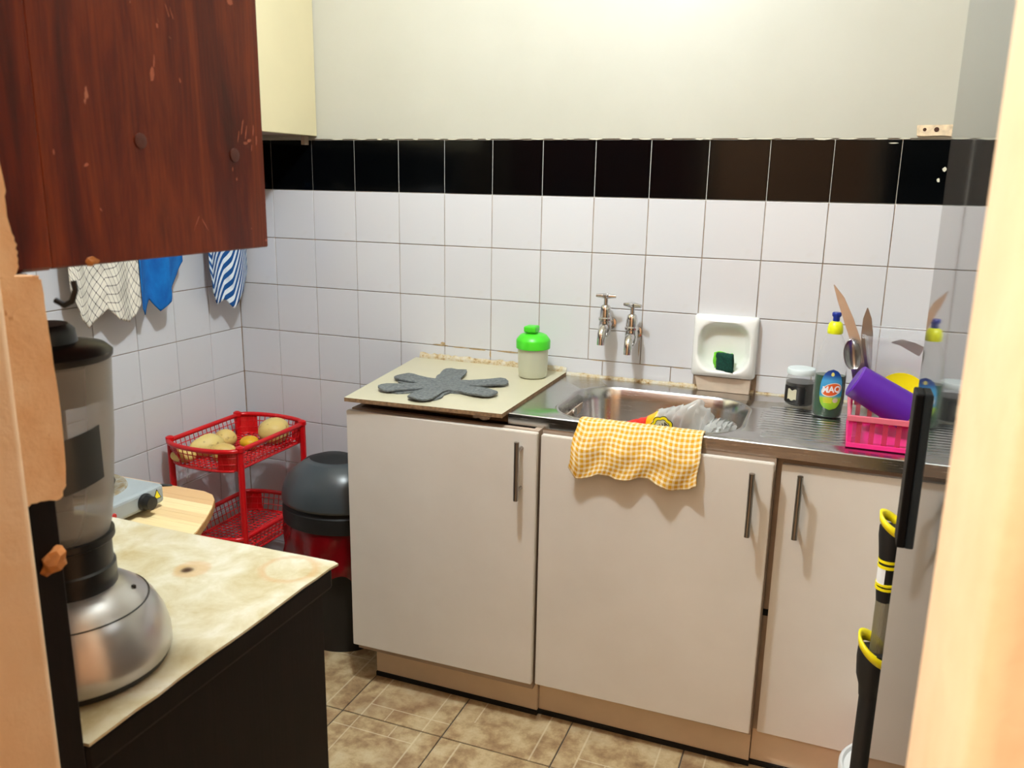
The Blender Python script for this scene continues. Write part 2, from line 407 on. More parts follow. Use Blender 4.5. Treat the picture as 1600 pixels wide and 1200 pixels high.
wb = struct(box('wall_back', (-0.2, 0.003, 0), (2.75, 0.12, 2.42), GROUT))
box('plaster', (-0.003, -0.0015, Z0+0.002), (2.66, 0.003, 2.42), CREAM, wb, 0.001)
wl = struct(box('wall_left', (-0.12, -1.82, 0), (-0.003, 0.003, 2.42), GROUT))
box('plaster', (-0.003, -1.8, Z0+0.002), (0.0015, 0.0, 2.42), CREAM, wl, 0.001)
struct(box('wall_right', (2.66, -1.82, 0), (2.78, 0.003, 2.42), CREAM))
tile_cache = {}
def tile_mesh(w, h, mat):
    k = (round(w, 4), round(h, 4), mat.name)
    if k not in tile_cache:
        bm = bmesh.new(); g = 0.0011
        bm_box(bm, (g, 0.0, g), (w-g, 0.005, h-g), 0.0010)
        me = bpy.data.meshes.new('tile'); bmesh.ops.recalc_face_normals(bm, faces=bm.faces); bm.to_mesh(me); bm.free(); me.materials.append(mat); tile_cache[k] = me
    return tile_cache[k]
def add_tile(parent, x, y, z, w, h, mat, rz=0.0):
    o = bpy.data.objects.new('tile', tile_mesh(w, h, mat)); C.objects.link(o); o.parent = parent
    j = lambda a: random.uniform(-a, a)
    o.location = (x, y+(j(0.0004) if rz == 0 else 0), z); o.rotation_euler = (j(0.0015), j(0.001), rz+j(0.002)); return o
for k in range(17):
    for r in range(10):
        zt = Z0-T*r; zb = max(0.0, zt-T)
        if k >= 5 and r >= 4: continue
        if k == 10 and r == 3: continue
        mat = TILE_B if r == 0 else TILE_W
        if k == 8 and r == 3:
            add_tile(wb, T*k, 0, zb, T, 0.088, mat); add_tile(wb, T*k, 0, zb+0.088, T, 0.062, mat); continue
        add_tile(wb, T*k, 0, zb, T, zt-zb, mat)
for a, b in ((0.75, 0.9), (0.9, 1.05), (1.05, 1.243), (1.243, 1.436), (1.436, 1.50), (1.663, 1.81), (1.81, 1.96), (1.96, 2.11), (2.11, 2.26), (2.26, 2.41), (2.41, 2.56)):
    add_tile(wb, a, 0, 0.79, b-a, 0.065, TILE_W)
for j in range(11):
    for r in range(10):
        zt = Z0-T*r; zb = max(0.0, zt-T)
        add_tile(wl, 0, -T*(j+1), zb, T, zt-zb, TILE_B if r == 0 else TILE_W, PI/2)

# doorway wall, reveals and the old door post
def wall_piece(name, lo, hi, mat, parent=None):
    o = box(name, lo, hi, mat, parent, 0.010, 3); 
    o.data.polygons.foreach_set('use_smooth', [True]*len(o.data.polygons)); auto(o, 1.0); return o
wf = struct(wall_piece('wall_front', (1.908, -1.955, -0.02), (3.3, -1.80, 2.42), PEACH))
wf2 = struct(wall_piece('wall_front_doorside', (-0.2, -1.955, -0.02), (1.245, -1.80, 2.42), PEACH))
struct(box('wall_lintel', (1.2, -1.955, 2.06), (1.95, -1.80, 2.42), PEACH))
struct(box('wall_hall_left', (-0.2, -4.1, 0), (-0.1, -1.95, 2.42), PEACH))
struct(box('wall_hall_right', (3.2, -4.1, 0), (3.3, -1.95, 2.42), PEACH))
struct(box('wall_hall_rear', (-0.2, -4.2, 0), (3.3, -4.1, 2.42), PEACH))
post = struct(box('trim_1', (1.14, -1.80, 0), (1.2085, -1.7485, 1.2615), WOOD_DARK, None, 0.002))
box('upper_board', (1.14, -1.80, 1.2620), (1.2065, -1.7225, 2.06), WOOD_RED, post, 0.003)
def jag(pts, amp, n):
    out = []
    for (a, b), (c, d) in zip(pts, pts[1:]+pts[:1]):
        for i in range(n):
            t = i/n; out.append((a+(c-a)*t+random.uniform(-amp, amp), b+(d-b)*t+random.uniform(-amp, amp)))
    return out
pl = jag([(-1.80, 1.068), (-1.782, 1.070), (-1.757, 1.064), (-1.750, 1.078), (-1.747, 1.144), (-1.750, 1.212), (-1.751, 1.254), (-1.756, 1.262), (-1.80, 1.262)], 0.0008, 5)
prism('plaster', [(1.2080, y, z) for y, z in pl], (0.0170, 0, 0), PLASTER, post, 0.0012)
pl = jag([(-1.80, 1.263), (-1.774, 1.262), (-1.7705, 1.276), (-1.7715, 1.291), (-1.776, 1.304), (-1.7755, 1.33), (-1.7775, 1.385), (-1.80, 1.42)], 0.0008, 5)
prism('plaster', [(1.2060, y, z) for y, z in pl], (0.0185, 0, 0), PLASTER, post, 0.0012)
def lump(name, c, r, mat, parent, seed=0, seg=10):
    bm = bmesh.new(); bmesh.ops.create_icosphere(bm, subdivisions=2, radius=1.0); rnd = random.Random(seed)
    for v in bm.verts:
        k = 1+rnd.uniform(-0.38, 0.22); v.co = Vector((c[i]+v.co[i]*r[i]*k for i in range(3)))
    return from_bm(name, bm, mat, parent)
lump('wood_splinter', (1.211, -1.760, 1.003), (0.008, 0.015, 0.013), WOOD_RAW, post, 1)
lump('wood_splinter', (1.209, -1.7455, 1.183), (0.004, 0.005, 0.014), WOOD_RAW, post, 2)
lump('wood_splinter', (1.210, -1.7450, 1.118), (0.005, 0.005, 0.014), WOOD_RAW, post, 3)
lump('wood_splinter', (1.210, -1.772, 1.277), (0.012, 0.005, 0.014), WOOD_RAW, post, 4)

# ================================================================== base cabinets, worktop, sink
def base_cabinet(x0, x1, yb, top, yp, dx0, dx1, yl, yr, dz0, dz1, hx, hz, label):
    """yb: carcass front, yp: plinth front, yl/yr: door front at its left and right edge"""
    t = thing('base_cabinet', ((x0+x1)/2, -0.23, 0), label, 'cabinet', 'white base cabinets under the sink')
    boxes('body', [((x0, yb, 0.100), (x0+0.016, -0.012, top)), ((x1-0.016, yb, 0.100), (x1, -0.012, top)),
                   ((x0+0.016, yb, 0.100), (x1-0.016, -0.012, 0.116)), ((x0+0.016, -0.02, 0.116), (x1-0.016, -0.012, top)),
                   ((x0+0.016, yb, 0.735), (x1-0.016, yb+0.016, top))], CARC, t)
    px0 = x0+0.030 if x0 < 0.75 else x0
    box('plinth', (px0, yp, 0.012), (x1-0.001, yp+0.016, 0.0995), PLINTH, t, 0.001)
    box('plinth_gap_shade', (px0, yp-0.004, 0.0), (x1, yp+0.016, 0.012), GAPM, t)  # black strip painting in the dark gap between plinth and floor
    th = 0.0160
    dr = prism('door', [(dx0, yl, dz0), (dx1, yr, dz0), (dx1, yr+th, dz0), (dx0, yl+th, dz0)], (0, 0, dz1-dz0), DOORW, t, 0.0016)
    yd = yl+(yr-yl)*(hx-dx0)/(dx1-dx0); yh = yd-0.033
    bm = bmesh.new(); bm_tube(bm, [(hx, yh, hz-0.143), (hx, yh, hz)], 0.0062, 14)
    for dz in (0.022, 0.121): bm_tube(bm, [(hx, yh, hz-0.143+dz), (hx, yd+0.001, hz-0.143+dz)], 0.0042, 10)
    auto(from_bm('handle', bm, NICKEL, dr, True))['label'] = 'brushed metal bar handle'
    return t
c1 = base_cabinet(0.722, 1.226, -0.482, 0.7778, -0.440, 0.719, 1.227, -0.505, -0.498, 0.122, 0.776, 1.190, 0.760, 'white base cabinet below the cream worktop board and grey felt mats')
c2 = base_cabinet(1.2265, 1.757, -0.4560, 0.7775, -0.430, 1.2325, 1.7545, -0.484, -0.480, 0.117, 0.770, 1.714, 0.754, 'white base cabinet with yellow checked cloth hanging over its door')
c3 = base_cabinet(1.7575, 2.30, -0.4270, 0.7775, -0.420, 1.7690, 2.298, -0.444, -0.444, 0.104, 0.761, 1.809, 0.750, 'white base cabinet beside the fridge, behind the black and yellow pole')
box('hinge', (1.7570, -0.4320, 0.395), (1.7685, -0.4272, 0.409), GAPM, c3)
# dark rubbed strip left of the first plinth
wt = thing('worktop_board', (0.92, -0.25, 0.79), 'cream laminate worktop board with raw chipboard edge beside the steel sink', 'worktop')
bo = [(0.655, -0.006), (0.724, -0.520), (1.1385, -0.498), (1.1385, -0.006)]
bm = bmesh.new()
a = [bm.verts.new((x, y, 0.803)) for x, y in bo]; b = [bm.verts.new((x, y, 0.813)) for x, y in bo]
f = bm.faces.new(b); f.material_index = 0
bm.faces.new(a[::-1]).material_index = 1
for i in range(4): bm.faces.new((a[i], a[(i+1) % 4], b[(i+1) % 4], b[i])).material_index = 1
me = bpy.data.meshes.new('board'); bm.to_mesh(me); bm.free()
link('board', me, [BOARDTOP, CHIPB], wt)
box('batten', (0.730, -0.440, 0.7782), (1.136, -0.03, 0.803), CHIPB, wt)
prism('board_chip', [(1.060, -0.490, 0.803), (1.105, -0.490, 0.803), (1.101, -0.490, 0.793), (1.087, -0.490, 0.790), (1.078, -0.490, 0.795), (1.063, -0.490, 0.792)], (0, 0.012, 0), CARC, wt)
def seal_strip(name, x0, x1, z0, h, parent, mat, d=0.012):
    n = 40; bm = bmesh.new(); rows = []
    for i in range(n+1):
        x = x0+(x1-x0)*i/n; k = h*(0.8+0.4*random.random())
        rows.append([bm.verts.new(p) for p in ((x, -0.0002, z0), (x, -d, z0), (x, -d*0.9, z0+k*0.5), (x, -0.0015, z0+k))])
    for p, q in zip(rows, rows[1:]):
        for i in range(3): bm.faces.new((p[i], q[i], q[i+1], p[i+1]))
        bm.faces.new((p[3], q[3], q[0], p[0]))
    return from_bm(name, bm, mat, parent)
seal_strip('sealant', 0.668, 1.1385, 0.813, 0.015, wt, SEAL, 0.007)

sk = thing('sink_unit', (1.72, -0.23, 0.77), 'stainless steel sink with rounded bowl and ridged draining board', 'sink')
SZ = 0.806; sx0, sx1, sy0, sy1 = 1.139, 2.34, -0.4575, -0.0035
bx0, bx1, by0, by1, br = 1.228, 1.670, -0.436, -0.098, 0.10
def rrect(x0, x1, y0, y1, r, n=10):
    pts = []
    for cx, cy, a0 in ((x1-r, y1-r, 0), (x0+r, y1-r, PI/2), (x0+r, y0+r, PI), (x1-r, y0+r, 1.5*PI)):
        for i in range(n+1):
            a = a0+PI/2*i/n; pts.append((cx+r*cos(a), cy+r*sin(a)))
    return pts
bm = bmesh.new()
hole = rrect(bx0, bx1, by0, by1, br)
n = len(hole)
def to_outer(i):
    q = i//11; s_ = (i % 11)/10.0
    c = ((sx1, sy1), (sx0, sy1), (sx0, sy0), (sx1, sy0))[q]
    x, y = hole[i]
    tx = ((x, sy1), (sx0, y), (x, sy0), (sx1, y))[q]; hx_ = ((sx1, y), (x, sy1), (sx0, y), (x, sy0))[q]
    if s_ == 0.5: return c
    if s_ < 0.5: return (hx_[0]+(c[0]-hx_[0])*s_*2, hx_[1]+(c[1]-hx_[1])*s_*2)
    return (c[0]+(tx[0]-c[0])*(s_-0.5)*2, c[1]+(tx[1]-c[1])*(s_-0.5)*2)
outer = [to_outer(i) for i in range(n)]
def ringv(pts, z): return [bm.verts.new((x, y, z)) for x, y in pts]
def inset(d, extra=0.0): return rrect(bx0+d, bx1-d, by0+d, by1-d, max(0.02, br-d*0.8))
rings = [ringv(outer, SZ-0.028), ringv(outer, SZ-0.002), ringv([(x+(0.002 if x < 1.5 else -0.002), y+(0.002 if y < -0.2 else -0.002)) for x, y in outer], SZ),
         ringv(inset(-0.006), SZ), ringv(inset(-0.003), SZ+0.0022), ringv(inset(0.0015), SZ+0.001), ringv(inset(0.006), SZ-0.006), ringv(inset(0.012), SZ-0.03), ringv(inset(0.022), SZ-0.11), ringv(inset(0.035), SZ-0.138), ringv(inset(0.06), SZ-0.146)]
for a, b in zip(rings, rings[1:]):
    for i in range(n): bm.faces.new((a[i], a[(i+1) % n], b[(i+1) % n], b[i]))
bm.faces.new(rings[-1])
auto(from_bm('basin_and_top', bm, STEEL, sk, True), 0.6)
lathe('drain', [(0.0, 0.002), (0.03, 0.002), (0.034, 0.0)], (1.45, -0.26, SZ-0.146), CHROME, sk, 24, cap=False)
ovl = lathe('overflow', [(0.014, -0.002), (0.014, 0.002), (0.010, 0.003), (0.0, 0.001)], None, CHROME, sk, 16, mtx=Matrix.Translation((1.2475, -0.27, 0.770)) @ Matrix.Rotation(PI/2, 4, 'Y'), cap=False)
ridge_me = None
for i in range(13):
    y = -0.40+0.0225*i
    x0 = 1.70 if 2 < i < 11 else 1.715
    bm = bmesh.new(); prf = [(-0.0055, 0), (-0.003, 0.0016), (0, 0.0024), (0.003, 0.0016), (0.0055, 0)]
    a = [bm.verts.new((x0, y+p, SZ)) for p, q in prf]; b = [bm.verts.new((x0+0.012, y+p, SZ+q)) for p, q in prf]
    c = [bm.verts.new((2.25, y+p, SZ+q)) for p, q in prf]; d = [bm.verts.new((2.262, y+p, SZ)) for p, q in prf]
    for s_, e_ in ((a, b), (b, c), (c, d)):
        for k in range(4): bm.faces.new((s_[k], s_[k+1], e_[k+1], e_[k]))
    from_bm('drainer_ridge', bm, STEEL, sk, True)
seal_strip('sealant', 1.14, 1.66, SZ, 0.008, sk, SEAL, 0.010)
seal_strip('sealant', 1.665, 2.33, SZ, 0.005, sk, SEAL, 0.006)

# ================================================================== felt pan mats
tips = [(0.770, -0.433), (0.741, -0.279), (0.859, -0.143), (1.044, -0.217), (1.066, -0.364), (0.910, -0.492)]
def felt(cx, cy, z, tips, label, sc=1.0, rot=0.0):
    pol = []
    for x, y in tips:
        a = math.atan2(y-cy, x-cx)+rot; L = math.hypot(x-cx, y-cy)*sc; pol.append((a, L))
    pol.sort(); pts = []
    hw = 0.034
    for i, (a, L) in enumerate(pol):
        a2 = pol[(i+1) % 6][0]+(2*PI if i == 5 else 0)
        d = V(cos(a), sin(a), 0); p = V(-sin(a), cos(a), 0)
        o = V(cx, cy, 0)
        pts += [o+d*0.078-p*hw*0.92, o+d*(L*0.7)-p*hw*1.02]
        for k in range(7):
            b = -PI/2+PI*k/6; pts.append(o+d*(L-hw*0.9+hw*0.9*cos(b))+p*hw*sin(b))
        pts += [o+d*(L*0.7)+p*hw*1.02, o+d*0.078+p*hw*0.92]
        am = (a+a2)/2; pts.append(o+V(cos(am), sin(am), 0)*0.066)
    bm = bmesh.new()
    ctr_b = bm.verts.new((cx, cy, z)); ctr_t = bm.verts.new((cx, cy, z+0.004))
    def zz(q): return 0.0 if sc < 1 else max(0, (q-V(cx, cy, 0)).length-0.09)*0.03*(1+sin(5*q.x*20))
    lo = [bm.verts.new((q.x, q.y, z+zz(q))) for q in pts]; hi = [bm.verts.new((q.x, q.y, z+0.004+zz(q))) for q in pts]
    m_ = len(pts)
    for i in range(m_):
        j = (i+1) % m_
        bm.faces.new((lo[i], lo[j], hi[j], hi[i])); bm.faces.new((ctr_t, hi[i], hi[j])); bm.faces.new((ctr_b, lo[j], lo[i]))
    o = from_bm('felt_pan_mat', bm, FELT)
    return tag(o, label, 'pan mat', 'grey felt pan mats')
felt(0.900, -0.326, 0.8132, tips, 'lower of two stacked grey felt star mats, mostly hidden on cream worktop', 0.86, 0.07)
felt(0.898, -0.318, 0.8180, tips, 'upper grey felt star-shaped pan mat lying on the cream worktop board')

# ================================================================== shaker
sh = thing('shaker_cup', (1.072, -0.105, 0.813), 'clear shaker cup with bright green lid on the cream worktop', 'shaker')
L0 = (1.072, -0.105, 0.8132)
lathe('cup', [(0.032, 0.0), (0.038, 0.004), (0.0405, 0.02), (0.0425, 0.092), (0.041, 0.092), (0.0388, 0.02), (0.036, 0.006), (0.0, 0.005)], L0, SHAKER, sh, 40, cap=False)
lathe('lid', [(0.044, 0.082), (0.047, 0.083), (0.0475, 0.104), (0.046, 0.108), (0.036, 0.120), (0.026, 0.124), (0.0, 0.124)], L0, GREENP, sh, 40, cap=False)
lathe('spout', [(0.0165, 0.118), (0.0165, 0.140), (0.014, 0.142), (0.0, 0.141)], (L0[0]-0.004, L0[1], L0[2]), GREENP, sh, 24, cap=False)
box('flip_cap', (L0[0]-0.021, L0[1]-0.024, L0[2]+0.128), (L0[0]+0.014, L0[1]+0.014, L0[2]+0.145), GREENP, sh, 0.004, 2)

# ================================================================== taps
def tap(x, zs, label, rz):
    t = thing('wall_tap', (x, 0, zs+0.03), label, 'tap', 'chrome taps above the sink')
    y = -0.062
    lathe('body', [(0.0, 0.0), (0.010, 0.0), (0.0135, 0.006), (0.0165, 0.018), (0.017, 0.030), (0.0155, 0.042), (0.0185, 0.045), (0.0185, 0.050), (0.0155, 0.053), (0.015, 0.070), (0.0125, 0.082), (0.009, 0.086), (0.0, 0.086)], (x, y, zs+0.012), CHROME, t, 24, cap=False)
    tube('spout', [(x, y-0.004, zs+0.040), (x, y-0.020, zs+0.034), (x, y-0.032, zs+0.022), (x, y-0.036, zs+0.008), (x, y-0.037, zs-0.006)], [0.013, 0.0125, 0.0115, 0.0105, 0.0105], CHROME, t, 16)
    tube('inlet', [(x, y, zs+0.040), (x, 0.0, zs+0.040)], 0.0105, CHROME, t, 16)
    lathe('wall_flange', [(0.018, 0.0), (0.017, 0.006), (0.011, 0.008)], None, CHROME, t, 20, mtx=Matrix.Translation((x, 0.0, zs+0.040)) @ Matrix.Rotation(PI/2, 4, 'X'))
    h = lathe('stem', [(0.006, 0.094), (0.006, 0.122)], (x, y, zs), CHROME, t, 14)
    bm = bmesh.new()
    for a in (rz, rz+PI/2):
        L = 0.027 if a == rz else 0.018
        d = V(cos(a), sin(a), 0)*L; o = V(x, y, zs+0.122)
        bm_tube(bm, [o-d, o-d*0.5, o, o+d*0.5, o+d], [0.0045, 0.006, 0.008, 0.006, 0.0045], 10)
    bm_lathe(bm, [(0.0, 0.0), (0.010, 0.0), (0.010, 0.008), (0.006, 0.011), (0.0, 0.011)], (x, y, zs+0.118), 16, cap=False)
    auto(from_bm('handle', bm, CHROME, t, True), 0.8)
    return t
tap(1.262, 0.925, 'chrome wall tap above the sink, nearer the shaker cup', 0.1)
tap(1.336, 0.905, 'chrome wall tap above the sink, nearer the soap dish', -0.35)

# ================================================================== soap dish and sponge
sd = thing('soap_dish', (1.578, 0, 0.85), 'white ceramic soap dish with chipped rim on the tiled wall', 'soap dish')
bm = bmesh.new()
def rr3(x0, x1, z0, z1, r, y, n=6): return [bm.verts.new((x, y, z)) for x, z in rrect(x0, x1, z0, z1, r, n)]
X0, X1, ZA, ZB = 1.4955, 1.6605, 0.846, 1.009
R_ = [rr3(X0, X1, ZA, ZB, 0.006, 0.0), rr3(X0, X1, ZA, ZB, 0.008, -0.022), rr3(X0+0.003, X1-0.003, ZA+0.003, ZB-0.003, 0.009, -0.028),
      rr3(X0+0.010, X1-0.010, ZA+0.014, ZB-0.010, 0.042, -0.036), rr3(X0+0.014, X1-0.014, ZA+0.018, ZB-0.014, 0.042, -0.0375), rr3(X0+0.018, X1-0.018, ZA+0.022, ZB-0.018, 0.042, -0.034),
      rr3(X0+0.022, X1-0.022, ZA+0.024, ZB-0.024, 0.040, -0.018), rr3(X0+0.034, X1-0.034, ZA+0.034, ZB-0.036, 0.034, -0.006), rr3(X0+0.06, X1-0.06, ZA+0.06, ZB-0.06, 0.018, -0.004)]
# lower lip reaches further out
for ring in R_[3:6]:
    for v in ring:
        k = max(0.0, (0.905-v.co.z)/0.06); v.co.y -= 0.024*min(1, k)
for v in R_[2]:
    k = max(0.0, (0.885-v.co.z)/0.04); v.co.y -= 0.010*min(1, k)
for a, b in zip(R_, R_[1:]):
    m_ = len(a)
    for i in range(m_): bm.faces.new((a[i], a[(i+1) % m_], b[(i+1) % m_], b[i]))
bm.faces.new(R_[-1])
auto(from_bm('dish', bm, CERAM, sd, True), 0.9)
prism('support_block', [(1.507, -0.034, 0.846), (1.513, -0.034, 0.822), (1.517, -0.030, 0.8065), (1.650, -0.030, 0.8065), (1.652, -0.034, 0.846)], (0, 0.033, 0), BEIGECER, sd, 0.001)
sp = thing('sponge', (1.592, -0.035, 0.866), 'green kitchen sponge with dark scourer side in the soap dish', 'sponge')
def wavybox(name, lo, hi, mat, parent, mtx, amp=0.0015, seed=3):
    bm = bmesh.new(); bmesh.ops.create_cube(bm, size=1.0)
    bmesh.ops.subdivide_edges(bm, edges=bm.edges[:], cuts=5, use_grid_fill=True); rnd = random.Random(seed)
    for v in bm.verts:
        v.co = mtx @ Vector((lo[i]+(v.co[i]+0.5)*(hi[i]-lo[i])+rnd.uniform(-amp, amp) for i in range(3)))
    return from_bm(name, bm, mat, parent, True)
ms = Matrix.Translation((1.588, -0.036, 0.892)) @ Matrix.Rotation(-0.35, 4, 'Z') @ Matrix.Rotation(0.12, 4, 'X')
wavybox('scourer', (-0.022, -0.016, -0.024), (0.024, -0.006, 0.024), SCOUR, sp, ms)
wavybox('foam', (-0.034, -0.006, -0.022), (0.012, 0.012, 0.020), FOAM, sp, ms, 0.0025, 5)

# ================================================================== dish cloth
def path_at(s):
    P = [(0.0, -0.418, 0.792), (0.012, -0.428, 0.8085), (0.03, -0.440, 0.8115), (0.05, -0.459, 0.8115), (0.06, -0.467, 0.807), (0.09, -0.487, 0.780), (0.12, -0.497, 0.752), (0.20, -0.500, 0.675)]
    for (a, y0, z0), (b, y1, z1) in zip(P, P[1:]):
        if s <= b: t = (s-a)/(b-a); return y0+(y1-y0)*t, z0+(z1-z0)*t
    return P[-1][1], P[-1][2]
def cloth(u, v):
    endz = 0.178+0.006*sin(u*PI*5.5)+0.006*sin(u*PI*2.2+1)-0.02*max(0, 0.06-u)/0.06-0.012*max(0, u-0.95)/0.05
    y, z_ = path_at(0.012+(endz-0.012)*v)
    h = max(0, v-0.35)/0.65
    y -= h*0.006*(1+sin(u*PI*6+0.6))+0.004*h*sin(u*23+v*9)
    x = 1.317+0.283*u+0.005*h*sin(v*9+u*3)-0.012*h*(0.5-u)*0.4 - 0.008*h*(1-u)
    return x, y, z_+0.0008*sin(u*60)*sin(v*40)
tag(grid('dish_cloth', cloth, 90, 60, YCHECK, None, 0.003), 'yellow and white checked dish cloth hanging over the sink edge', 'cloth')

# ================================================================== food bag in the basin
fb = thing('food_bag', (1.52, -0.38, 0.70), 'crumpled clear food bag printed red and yellow lying in the sink', 'bag')
m = NT('printed_bag_film'); v = m.coord(); xyz = m.sep(v)
c = m.ramp(m.math('MULTIPLY', m.math('SUBTRACT', xyz[0], 1.38), 1/0.10), [(0.0, srgb(240, 190, 20)), (0.22, srgb(240, 190, 20)), (0.24, srgb(212, 34, 26)), (0.74, srgb(212, 34, 26)), (0.76, srgb(244, 170, 20)), (1.0, srgb(246, 196, 30))])
m.col(c); m.set(Roughness=0.2); PRINT = m.m
def crumple(name, x0, x1, f, mat, parent, seed, nu=26, nv=14, amp=0.004):
    rnd = random.Random(seed); ph = [rnd.uniform(0, 6.28) for _ in range(12)]
    def g(u, v):
        x = x0+(x1-x0)*u; top, yc, d = f(u)
        a = v*2*PI; r = 1+0.12*sin(3*a+ph[0]+u*5)+0.10*sin(5*a+ph[1]-u*9)
        y = yc+d*cos(a)*r; zb = 0.69
        zc = (top+zb)/2; h = (top-zb)/2
        z_ = zc+h*sin(a)*(abs(sin(a))**-0.25 if abs(sin(a)) > 0.02 else 1)
        k = amp*sin(38*u+ph[2]+4*a)+amp*0.8*sin(71*u-6*a+ph[3])
        return x+k, y+k*0.8, min(z_+k*0.7, top+0.006)
    return grid(name, g, nu, nv*2, mat, parent)
def lerp_tab(tab, u):
    for (a, *p), (b, *q) in zip(tab, tab[1:]):
        if u <= b:
            t = (u-a)/(b-a) if b > a else 0; return [i+(j-i)*t for i, j in zip(p, q)]
    return tab[-1][1:]
crumple('printed_end', 1.375, 1.482, lambda u: lerp_tab([(0, 0.770, -0.370, 0.004), (0.3, 0.794, -0.368, 0.02), (0.7, 0.808, -0.362, 0.03), (1.0, 0.828, -0.36, 0.036)], u), PRINT, fb, 1, amp=0.002)
crumple('clear_film', 1.476, 1.612, lambda u: lerp_tab([(0, 0.828, -0.36, 0.037), (0.5, 0.846, -0.35, 0.04), (0.66, 0.860, -0.345, 0.032), (0.85, 0.838, -0.345, 0.03), (1.0, 0.806, -0.345, 0.03)], u), FILM, fb, 2, amp=0.003)
crumple('clear_film', 1.590, 1.652, lambda u: lerp_tab([(0, 0.806, -0.365, 0.03), (0.3, 0.822, -0.36, 0.03), (0.8, 0.815, -0.355, 0.032), (1.0, 0.812, -0.35, 0.02)], u), FILM, fb, 5, 22, 10, 0.005)
# emblem: a yellow scalloped flower with dark outline, cream middle and dark lettering
def emblem(off, r, mat, name):
    cx, cz, y = 1.497, 0.800, -0.4035
    pts = []
    for i in range(60):
        a = 2*PI*i/60; rr_ = r*(0.86+0.14*abs(sin(a*3.5)))
        pts.append((cx+rr_*cos(a), y-off, cz+rr_*sin(a)))
    return prism(name, pts, (0, -0.0004, 0), mat, fb)
emblem(0.000, 0.0270, BLACKP, 'emblem_outline'); emblem(0.0006, 0.0250, YEL, 'emblem_petals'); emblem(0.0012, 0.0190, BLACKP, 'emblem_inner_outline'); emblem(0.0018, 0.0175, PAPER, 'emblem_centre')
me = text_mesh('CHA', 0.014, 0.0003)
for v in me.vertices: x, y_ = v.co.x, v.co.y; v.co = (1.497+x*cos(0.5)-y_*sin(0.5), -0.4062, 0.803+x*sin(0.5)+y_*cos(0.5))
link('lettering', me, BLACKP, fb)

# ================================================================== jar, washing-up bottle
jr = thing('glass_jar', (1.778, -0.088, SZ), 'glass jar of dark contents with white lid beside washing-up bottle', 'jar')
JL = (1.778, -0.088, SZ+0.0026)
lathe('glass', [(0.026, 0.0), (0.033, 0.003), (0.036, 0.012), (0.036, 0.062), (0.033, 0.072), (0.0305, 0.078), (0.0305, 0.086)], JL, GLASSJ, jr, 36)
lathe('contents', [(0.026, 0.002), (0.0325, 0.006), (0.0345, 0.014), (0.0345, 0.060), (0.0, 0.060)], JL, DARKJAM, jr, 36, cap=False)
lathe('lid', [(0.0335, 0.080), (0.034, 0.081), (0.034, 0.092), (0.032, 0.0945), (0.026, 0.0935), (0.022, 0.0945), (0.012, 0.0935), (0.0, 0.094)], JL, LIDWHITE, jr, 36, cap=False)
def on_cyl(cx, cy, r, s, z_, ry=None):
    a = -PI/2+s/r; return (cx+r*cos(a), cy+(ry or r)*sin(a), z_)
o = grid('label', lambda u, v: on_cyl(JL[0], JL[1], 0.0364, -0.030+0.024*u, JL[2]+0.018+0.026*v+0.002*sin(u*9)), 12, 6, PAPER, jr)
DARKLBL = simple('black_jar_label', srgb(18, 18, 20), 0.4)
grid('label', lambda u, v: on_cyl(JL[0], JL[1], 0.0362, -0.046+0.060*u, JL[2]+0.010+0.042*v), 18, 4, DARKLBL, jr)

bt = thing('washing_up_bottle', (1.845, -0.165, SZ), 'clear washing-up bottle half full of green liquid with yellow cap', 'bottle')
BX, BY, BZ = 1.846, -0.168, SZ+0.0026
bprof = [(0.029, 0.0), (0.033, 0.004), (0.0345, 0.02), (0.0352, 0.06), (0.0350, 0.10), (0.0335, 0.13), (0.0300, 0.160), (0.0230, 0.184), (0.0150, 0.199), (0.0128, 0.204)]
BS = 0.66
lathe('bottle_shell', bprof, (BX, BY, BZ), CLEAR, bt, 40, 1.0, BS)
lathe('liquid', [(r-0.0012, z_) for r, z_ in bprof[:4]]+[(0.0338, 0.100), (0.0, 0.100)], (BX, BY, BZ+0.0008), LIQ, bt, 40, 1.0, BS, cap=False)
lathe('cap', [(0.0165, 0.200), (0.0175, 0.203), (0.0175, 0.212), (0.0150, 0.224), (0.0095, 0.229), (0.0, 0.229)], (BX, BY, BZ), YELW, bt, 28, cap=False)
lathe('nozzle', [(0.0075, 0.228), (0.0075, 0.238), (0.0105, 0.242), (0.0105, 0.248), (0.009, 0.250), (0.0, 0.250)], (BX, BY, BZ), BLUEC, bt, 20, cap=False)
def brad(z_):
    for (r0, a), (r1, b) in zip(bprof, bprof[1:]):
        if z_ <= b: return r0+(r1-r0)*(z_-a)/(b-a)
    return bprof[-1][0]
def on_bottle(s, z_, off):
    r = brad(z_); a = -PI/2+0.16+s/0.034
    return (BX+(r+off)*cos(a), BY+(r*BS+off)*sin(a), BZ+z_)
m = NT('bottle_label_print'); v = m.coord('UV'); s_ = m.sep(v)
c = m.ramp(s_[1], [(0.0, srgb(120, 176, 30)), (0.28, srgb(150, 196, 40)), (0.36, srgb(30, 140, 190)), (0.72, srgb(70, 160, 214)), (0.86, srgb(20, 70, 150)), (1.0, srgb(14, 50, 120))])
dx = m.math('MULTIPLY', m.math('SUBTRACT', s_[0], 0.52), 2.0); dy = m.math('SUBTRACT', s_[1], m.math('ADD', 0.5, m.math('MULTIPLY', dx, 0.06)))
el = m.math('ADD', m.math('MULTIPLY', m.math('MULTIPLY', dx, dx), 1.35), m.math('MULTIPLY', m.math('MULTIPLY', dy, dy), 40.0))
